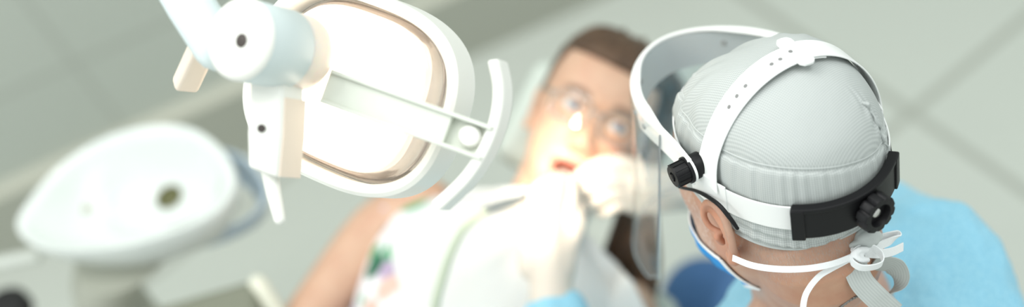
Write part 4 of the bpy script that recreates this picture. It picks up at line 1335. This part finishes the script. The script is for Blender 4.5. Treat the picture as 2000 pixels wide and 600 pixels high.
# dentist's glasses -------------------------------------------------------
dg_ = thing('eyeglasses', 'black framed glasses worn by the dentist, temple hooked over the ear', 'glasses', DM @ V((0.1, 0, 0)))
def dglasses(root, mx):
    for s_ in (1, -1):
        ol = [(glasses_x(y), y, z - 0.004) for y, z in lens_outline(s_ * 0.033, 0.026, 0.017)]
        bm = bmesh.new()
        def f(u, v):
            k = int(round(u * 40)) % 40
            y, z = lens_outline(s_ * 0.033, 0.026 * (0.02 + 0.98 * v), 0.017 * (0.02 + 0.98 * v))[k]
            return mx @ V((glasses_x(y) + 0.0015 * (1 - v * v), y, z - 0.004))
        R = grid(bm, f, 40, 8, closed_u=True); bm.faces.new(R[0])
        o = obj('lens', bm, M['lens'], root); solidify(o, 0.0018)
        bm = bmesh.new(); tube(bm, [mx @ V(p) for p in ol], 0.0015, 8, closed=True)
        obj('rim', bm, M['black_plastic'], root)
        bm = bmesh.new()
        loc = []
        for px, py, yy in ((1322, 362, 0.0835), (1362, 374, 0.0855), (1400, 397, 0.0850), (1424, 424, 0.0825), (1440, 446, 0.0800)):
            d0_, d1_ = DMi @ CAM, DMi @ P(px, py, 1.0)
            loc.append(d0_ + (d1_ - d0_) * ((yy - d0_.y) / (d1_.y - d0_.y)))
        pts = [V((glasses_x(0.058), s_ * 0.058, 0.010))] + [V((p.x, abs(p.y) * s_, p.z)) for p in loc]

        tube(bm, spline([mx @ p for p in pts], 8), lerps([0.0014, 0.0014, 0.0016, 0.0020, 0.0021, 0.0017], 8), 10)
        obj('temple', bm, M['black_plastic'], root)
    bm = bmesh.new()
    tube(bm, spline([mx @ V(p) for p in ((glasses_x(0.008), 0.0085, 0.0), (0.1135, 0.0, 0.004), (glasses_x(0.008), -0.0085, 0.0))], 6), 0.0016, 8)
    obj('bridge', bm, M['black_plastic'], root)
dglasses(dg_, DM)

# ------------------------------------------------------------------ face shield
fs = thing('face_shield', 'white face shield with clear visor and black knobs, worn over the grey cap', 'face shield', RC)
RA, RB = 0.1110, 0.0868
def ring_at(th, z=0.0, g=0.0):
    return RM @ V(((RA + g) * math.cos(th), (RB + g) * math.sin(th), z))
def ring_n(th): return (RF * (math.cos(th) / RA) + RL * (math.sin(th) / RB)).normalized()
# headband: one strip all round, 27 mm tall
bm = bmesh.new()
ths = [2 * PI * k / 140 for k in range(140)]
hb_w = [0.027 for a in ths]
ribbon(bm, [ring_at(a, -0.001) for a in ths], [RU] * 140, [ring_n(a) for a in ths], hb_w, 0.0016, closed=True)
hb = obj('headband', bm, M['white_plastic'], fs, bevel=0.0005)
# temple plates where strap, band and visor arm meet
for s_ in (1, -1):
    bm = bmesh.new()
    a_ = [s_ * x for x in (1.50, 1.56, 1.64, 1.72, 1.80, 1.88, 1.95)]
    ribbon(bm, [ring_at(a, -0.001, 0.0012) for a in a_], [RU] * 7, [ring_n(a) for a in a_], 0.034, 0.0018)
    obj('temple_plate', bm, M['white_plastic'], hb, bevel=0.0006)
# top strap
SXO = -0.018
def strap_pt(ph, g=0.0, dx=0.0):
    return RM @ V((SXO + dx, (0.0872 + g) * math.cos(ph), (0.1055 + g) * math.sin(ph) - 0.004))
def strap_n(ph): return (RL * (math.cos(ph) / 0.0872) + RU * (math.sin(ph) / 0.1055)).normalized()
ph = [0.10 + (1.98 - 0.10) * k / 70 for k in range(71)]
bm = bmesh.new()
wd_ = [0.0255 + 0.012 * ss(0.45, -0.02, a) for a in ph]
ribbon(bm, [strap_pt(a) for a in ph], [RF] * 71, [strap_n(a) for a in ph], wd_, 0.0015)
ts = obj('top_strap', bm, M['white_plastic'], fs, bevel=0.0005)
ph2 = [1.74 + (PI + 0.02 - 1.74) * k / 60 for k in range(61)]
bm = bmesh.new()
ribbon(bm, [strap_pt(a, 0.0022) for a in ph2], [RF] * 61, [strap_n(a) for a in ph2], 0.0265, 0.0015)
obj('strap_end', bm, M['white_plastic'], ts, bevel=0.0005)
bm = bmesh.new()                                            # the buckle with its two tabs
for a, w_, th_ in ((1.71, 0.020, 0.0032),):
    pp = [a - 0.085, a - 0.05, a, a + 0.05, a + 0.085]
    ribbon(bm, [strap_pt(x, 0.0024) for x in pp], [RF] * 5, [strap_n(x) for x in pp], [0.034, 0.042, 0.043, 0.042, 0.034], th_)
obj('strap_buckle', bm, M['white_plastic'], ts, bevel=0.0008)
for a in (0.88, 1.00, 1.12, 1.44, 1.54, 1.655):
    bm = bmesh.new()
    g_ = 0.0006 if a < 1.62 else 0.004
    n_ = strap_n(a); tx_ = RF; ty_ = n_.cross(tx_)
    lathe(bm, frame(strap_pt(a, g_, 0.0), tx_, ty_, n_), [(0.0019, -0.001), (0.0019, 0.00045)], 16)
    obj('strap_hole', bm, M['grey_hole'], ts)
# black rear adjuster
bm = bmesh.new()
tA = [math.radians(x) for x in [146 + (218 - 146) * k / 40 for k in range(41)]]
ribbon(bm, [ring_at(a, -0.0015, 0.0045) for a in tA], [RU] * 41, [ring_n(a) for a in tA], 0.033, 0.0062)
adj = obj('rear_adjuster', bm, M['black_plastic'], fs, bevel=0.0012); adj['label'] = 'curved black rear adjuster housing'
bm = bmesh.new()
for t0_, t1_ in ((145.5, 152), (212, 218.5)):
    tt = [math.radians(t0_ + (t1_ - t0_) * k / 6) for k in range(7)]
    ribbon(bm, [ring_at(a, -0.0015, 0.0052) for a in tt], [RU] * 7, [ring_n(a) for a in tt], 0.0345, 0.0085)
ribbon(bm, [ring_at(a, 0.0145, 0.0046) for a in tA], [RU] * 41, [ring_n(a) for a in tA], 0.0045, 0.0085)
obj('adjuster_lip', bm, M['black_plastic'], adj, bevel=0.001)
kth = math.radians(187)
kn = ring_n(kth); ku = RU; kx = ku.cross(kn).normalized()
KM = frame(ring_at(kth, -0.005, 0.0075), kx, ku, kn)
bm = bmesh.new()
lathe(bm, KM, [(0.0150, 0.0), (0.0178, 0.0015), (0.0180, 0.0105), (0.0168, 0.0125), (0.0112, 0.0128), (0.0106, 0.0115), (0.0098, 0.0070), (0.0005, 0.0068)], 96, lobes=(10, 0.13, 0.014))
rk = obj('rear_knob', bm, M['black_plastic'], adj); rk['label'] = 'scalloped black tightening knob'
bm = bmesh.new()
lathe(bm, KM, [(0.0048, 0.0060), (0.0048, 0.0080), (0.0036, 0.0092), (0.0005, 0.0095)], 28)
obj('screw', bm, M['steel'], adj)
# visor carrier ("brim")
AL = math.radians(-10)
BF, BN = RF * math.cos(AL) + RU * math.sin(AL), RU * math.cos(AL) - RF * math.sin(AL)
BC = RC + RU * 0.019 + RL * 0.003
BMx = frame(BC, BF, RL, BN)
half = [(-0.010, 0.0930), (0.028, 0.0880), (0.062, 0.0855), (0.094, 0.0835), (0.122, 0.0775), (0.149, 0.0660), (0.172, 0.0500), (0.189, 0.0320), (0.198, 0.0155), (0.201, 0.0)]
full = half + [(x, -y) for x, y in reversed(half[:-1])]
bp = spline([V((x, y, 0)) for x, y in full], 8)
bt, bnn = [], []
for i in range(len(bp)):
    t_ = (bp[min(i + 1, len(bp) - 1)] - bp[max(i - 1, 0)]).normalized()
    n_ = V((t_.y, -t_.x, 0)) if False else V((-t_.y, t_.x, 0))
    if n_.dot(V((bp[i].x - 0.05, bp[i].y, 0))) < 0: n_ = -n_
    bnn.append(n_)
bw = [BMx @ p for p in bp]
bnw = [BMx.to_3x3() @ n_ for n_ in bnn]
arm_h = [0.026 + 0.014 * ss(0.09, 0.15, p.x) for p in bp]
bm = bmesh.new()
ribbon(bm, [p - BN * (h / 2 - 0.010) for p, h in zip(bw, arm_h)], [BN] * len(bw), bnw, arm_h, 0.0026)
brim = obj('visor_carrier', bm, M['white_plastic'], fs, bevel=0.0007)
bm = bmesh.new()                                            # top flange that stiffens the carrier
fl_ = [0.004 + 0.006 * ss(0.05, 0.10, p.x) * ss(0.20, 0.15, p.x) for p in bp]
ribbon(bm, [p + BN * 0.0100 - n_ * (f / 2 - 0.001) for p, n_, f in zip(bw, bnw, fl_)], bnw, [BN] * len(bw), fl_, 0.0022)
obj('carrier_flange', bm, M['white_plastic'], brim, bevel=0.0006)
bm = bmesh.new()                                            # grey strip: shade on the carrier's inner wall put into colour
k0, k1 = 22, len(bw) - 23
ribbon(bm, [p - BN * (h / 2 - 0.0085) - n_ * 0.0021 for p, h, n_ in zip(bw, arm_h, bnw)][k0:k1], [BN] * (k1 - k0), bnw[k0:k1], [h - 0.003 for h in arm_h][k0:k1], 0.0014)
o = obj('carrier_shade', bm, mat('carrier_shade_grey', (0.47, 0.52, 0.53), 0.3), brim); o['label'] = 'grey strip painting the shade inside the visor carrier'
for i in (24, 32, 48, 96, 112, 120):
    if i < len(bw):
        n_ = bnw[i]
        bm = bmesh.new()
        t_ = n_.cross(BN)
        lathe(bm, frame(bw[i] - BN * 0.006, t_, BN, n_), [(0.0028, -0.0042), (0.0028, 0.0026), (0.0018, 0.0034), (0.0004, 0.0036)], 16)
        o = obj('rivet', bm, mat('rivet_grey', (0.35, 0.37, 0.37), 0.4) if 'rivet' not in M else M['rivet'], brim)
        M['rivet'] = o.data.materials[0]
# clear visor: follows the carrier, hangs down along the face
VD = (-RU + RF * 0.25).normalized()
i0, i1 = 14, len(bw) - 15
VL = 0.275
def visor_pt(i, v):
    x = i0 + (i1 - i0) * i
    k = min(int(x), len(bw) - 2); f = x - k
    p = bw[k].lerp(bw[k + 1], f); n_ = bnw[k].lerp(bnw[k + 1], f)
    edge = min(i, 1 - i)
    ln_ = VL - 0.022 * (1 - ss(0, 0.06, edge)) 
    return p + n_ * 0.0022 - BN * (-0.004) + VD * (ln_ * v)
bm = bmesh.new()
grid(bm, lambda u, v: visor_pt(u, v), 120, 30)
vis = obj('visor', bm, M['visor'], fs); solidify(vis, 0.0012, 0); vis['label'] = 'clear curved visor sheet'
bm = bmesh.new()
ed = [visor_pt(0, v / 20) for v in range(0, 21)] + [visor_pt(u / 100, 1) for u in range(1, 100)] + [visor_pt(1, v / 20) for v in range(20, -1, -1)]
tube(bm, ed, 0.0011, 8)
o = obj('visor_edge', bm, M['visor_edge'], vis); o['label'] = 'polished visor edge'
# side knobs clamping the carrier
for s_ in (1, -1):
    c0 = BMx @ V((-0.004, s_ * 0.0785, -0.002))
    ax = RL * s_
    kx = (RF - ax * RF.dot(ax)).normalized(); ky = ax.cross(kx)
    KM = frame(c0, kx, ky, ax) @ Matrix.Diagonal((0.88, 0.88, 0.95, 1))
    if s_ > 0:
        bm = bmesh.new(); lathe(bm, KM, [(0.0140, 0.0119), (0.0146, 0.0124), (0.0146, 0.0140), (0.0140, 0.0145)], 48)
        obj('arm_eye', bm, M['white_plastic'], brim)
    bm = bmesh.new()
    lathe(bm, KM, [(0.0128, 0.001), (0.0132, 0.002), (0.0132, 0.0105), (0.0124, 0.0118)], 48)
    k_ = obj('side_knob', bm, M['black_plastic'], fs)
    k_['label'] = 'black ribbed clamping knob'
    bm = bmesh.new()
    if s_ > 0:
        lathe(bm, KM, [(0.0140, 0.0145), (0.0143, 0.0155), (0.0143, 0.0175), (0.0122, 0.0180), (0.0120, 0.0300), (0.0110, 0.0315), (0.0052, 0.0316), (0.0048, 0.0300), (0.0034, 0.0302), (0.0032, 0.0325), (0.0004, 0.0330)], 64)
        for j in range(12):
            a = 2 * PI * j / 12
            boxm(bm, KM @ Matrix.Rotation(a, 4, 'Z') @ Matrix.Translation((0.0121, 0, 0.0240)), 0.0016, 0.0014, 0.0125)
    else:
        lathe(bm, KM, [(0.0120, 0.0118), (0.0120, 0.0135), (0.0004, 0.0140)], 48)
    obj('knob_cap', bm, M['black_plastic'], k_)

# ------------------------------------------------------------------ handpiece and hose
hp = thing('dental_handpiece', 'steel dental handpiece on a green grey hose, held to the mouth of the patient', 'handpiece', P(1000, 400, 1.70))
bm = bmesh.new()
tube(bm, spline([P(944, 414, 1.675), P(985, 402, 1.69), P(1030, 391, 1.705)], 8), lerps([0.0062, 0.0080, 0.0082], 8), 20)
obj('body', bm, M['steel'], hp)
bm = bmesh.new()
tube(bm, spline([P(1026, 392, 1.704), P(1042, 388, 1.71)], 6), 0.0090, 20)
o = obj('grip_ring', bm, M['rubber_black'], hp); o['label'] = 'dark ring'
bm = bmesh.new()
tube(bm, spline([P(1040, 388, 1.71), P(1070, 370, 1.735), P(1098, 345, 1.775), P(1104, 336, 1.79)], 8), lerps([0.0075, 0.0060, 0.0045, 0.0045], 8), 16)
obj('neck', bm, M['steel'], hp)
bm = bmesh.new()
tube(bm, spline([P(948, 413, 1.676), P(925, 428, 1.665), P(900, 455, 1.655), P(878, 500, 1.65), P(862, 550, 1.65), P(850, 600, 1.655), P(842, 690, 1.68), P(830, 820, 1.75)], 9), 0.0058, 16)
o = obj('hose', bm, M['hose'], hp); o['label'] = 'green grey hose'

# ------------------------------------------------------------------ light
w = bpy.data.worlds.new('room_light'); S.world = w
w.use_nodes = True
bg = w.node_tree.nodes['Background']
bg.inputs[0].default_value = (0.93, 1.0, 0.97, 1)
bg.inputs[1].default_value = 0.65
def area(name, loc, to, sx, sy, power, col=(1, 1, 1)):
    l = bpy.data.lights.new(name, 'AREA'); l.shape = 'RECTANGLE'; l.size, l.size_y = sx, sy
    l.energy = power; l.color = col
    o = bpy.data.objects.new(name, l); COL.objects.link(o)
    o.location = loc
    o.rotation_euler = (V(to) - V(loc)).to_track_quat('-Z', 'Y').to_euler()
    return o
area('ceiling_light', (-0.6, 1.2, 3.0), (-0.3, 1.1, 0), 1.2, 0.6, 9, (1.0, 0.99, 0.96))
area('ceiling_light', (0.9, 0.5, 3.0), (0.5, 0.9, 0), 1.2, 0.6, 8, (0.97, 1.0, 0.99))
area('side_fill', (-2.6, 0.2, 1.9), (0.2, 1.0, 1.0), 1.4, 1.4, 9, (0.93, 0.98, 1.0))  # unseen soft fill from the left, added to brighten the scene
for k in range(15):
    l = bpy.data.lights.new('downlight', 'AREA'); l.shape = 'DISK'; l.size = 0.05; l.energy = 1.2
    o = bpy.data.objects.new('downlight', l); COL.objects.link(o)
    o.location = (-1.7 + 0.50 * (k % 5), 0.55 + 0.75 * (k // 5), 2.98)
# the lamp's own beam
l = bpy.data.lights.new('lamp_beam', 'SPOT'); l.energy = 38; l.spot_size = math.radians(21); l.spot_blend = 0.85; l.color = (1.0, 0.86, 0.70); l.shadow_soft_size = 0.05
o = bpy.data.objects.new('lamp_beam', l); COL.objects.link(o)
src = LC + LA * 0.05
o.location = src
o.rotation_euler = (P(1095, 365, 1.79) - src).to_track_quat('-Z', 'Y').to_euler()

S.view_settings.view_transform = 'Standard'
S.view_settings.look = 'None'
S.view_settings.exposure = 0.40
S.view_settings.gamma = 1.0
S.view_settings.use_curve_mapping = False
S.cycles.use_denoising = True
S.cycles.max_bounces = 8
S.cycles.transparent_max_bounces = 24
S.cycles.sample_clamp_indirect = 6.0
for o in S.objects:
    if '_o' in o: del o['_o']
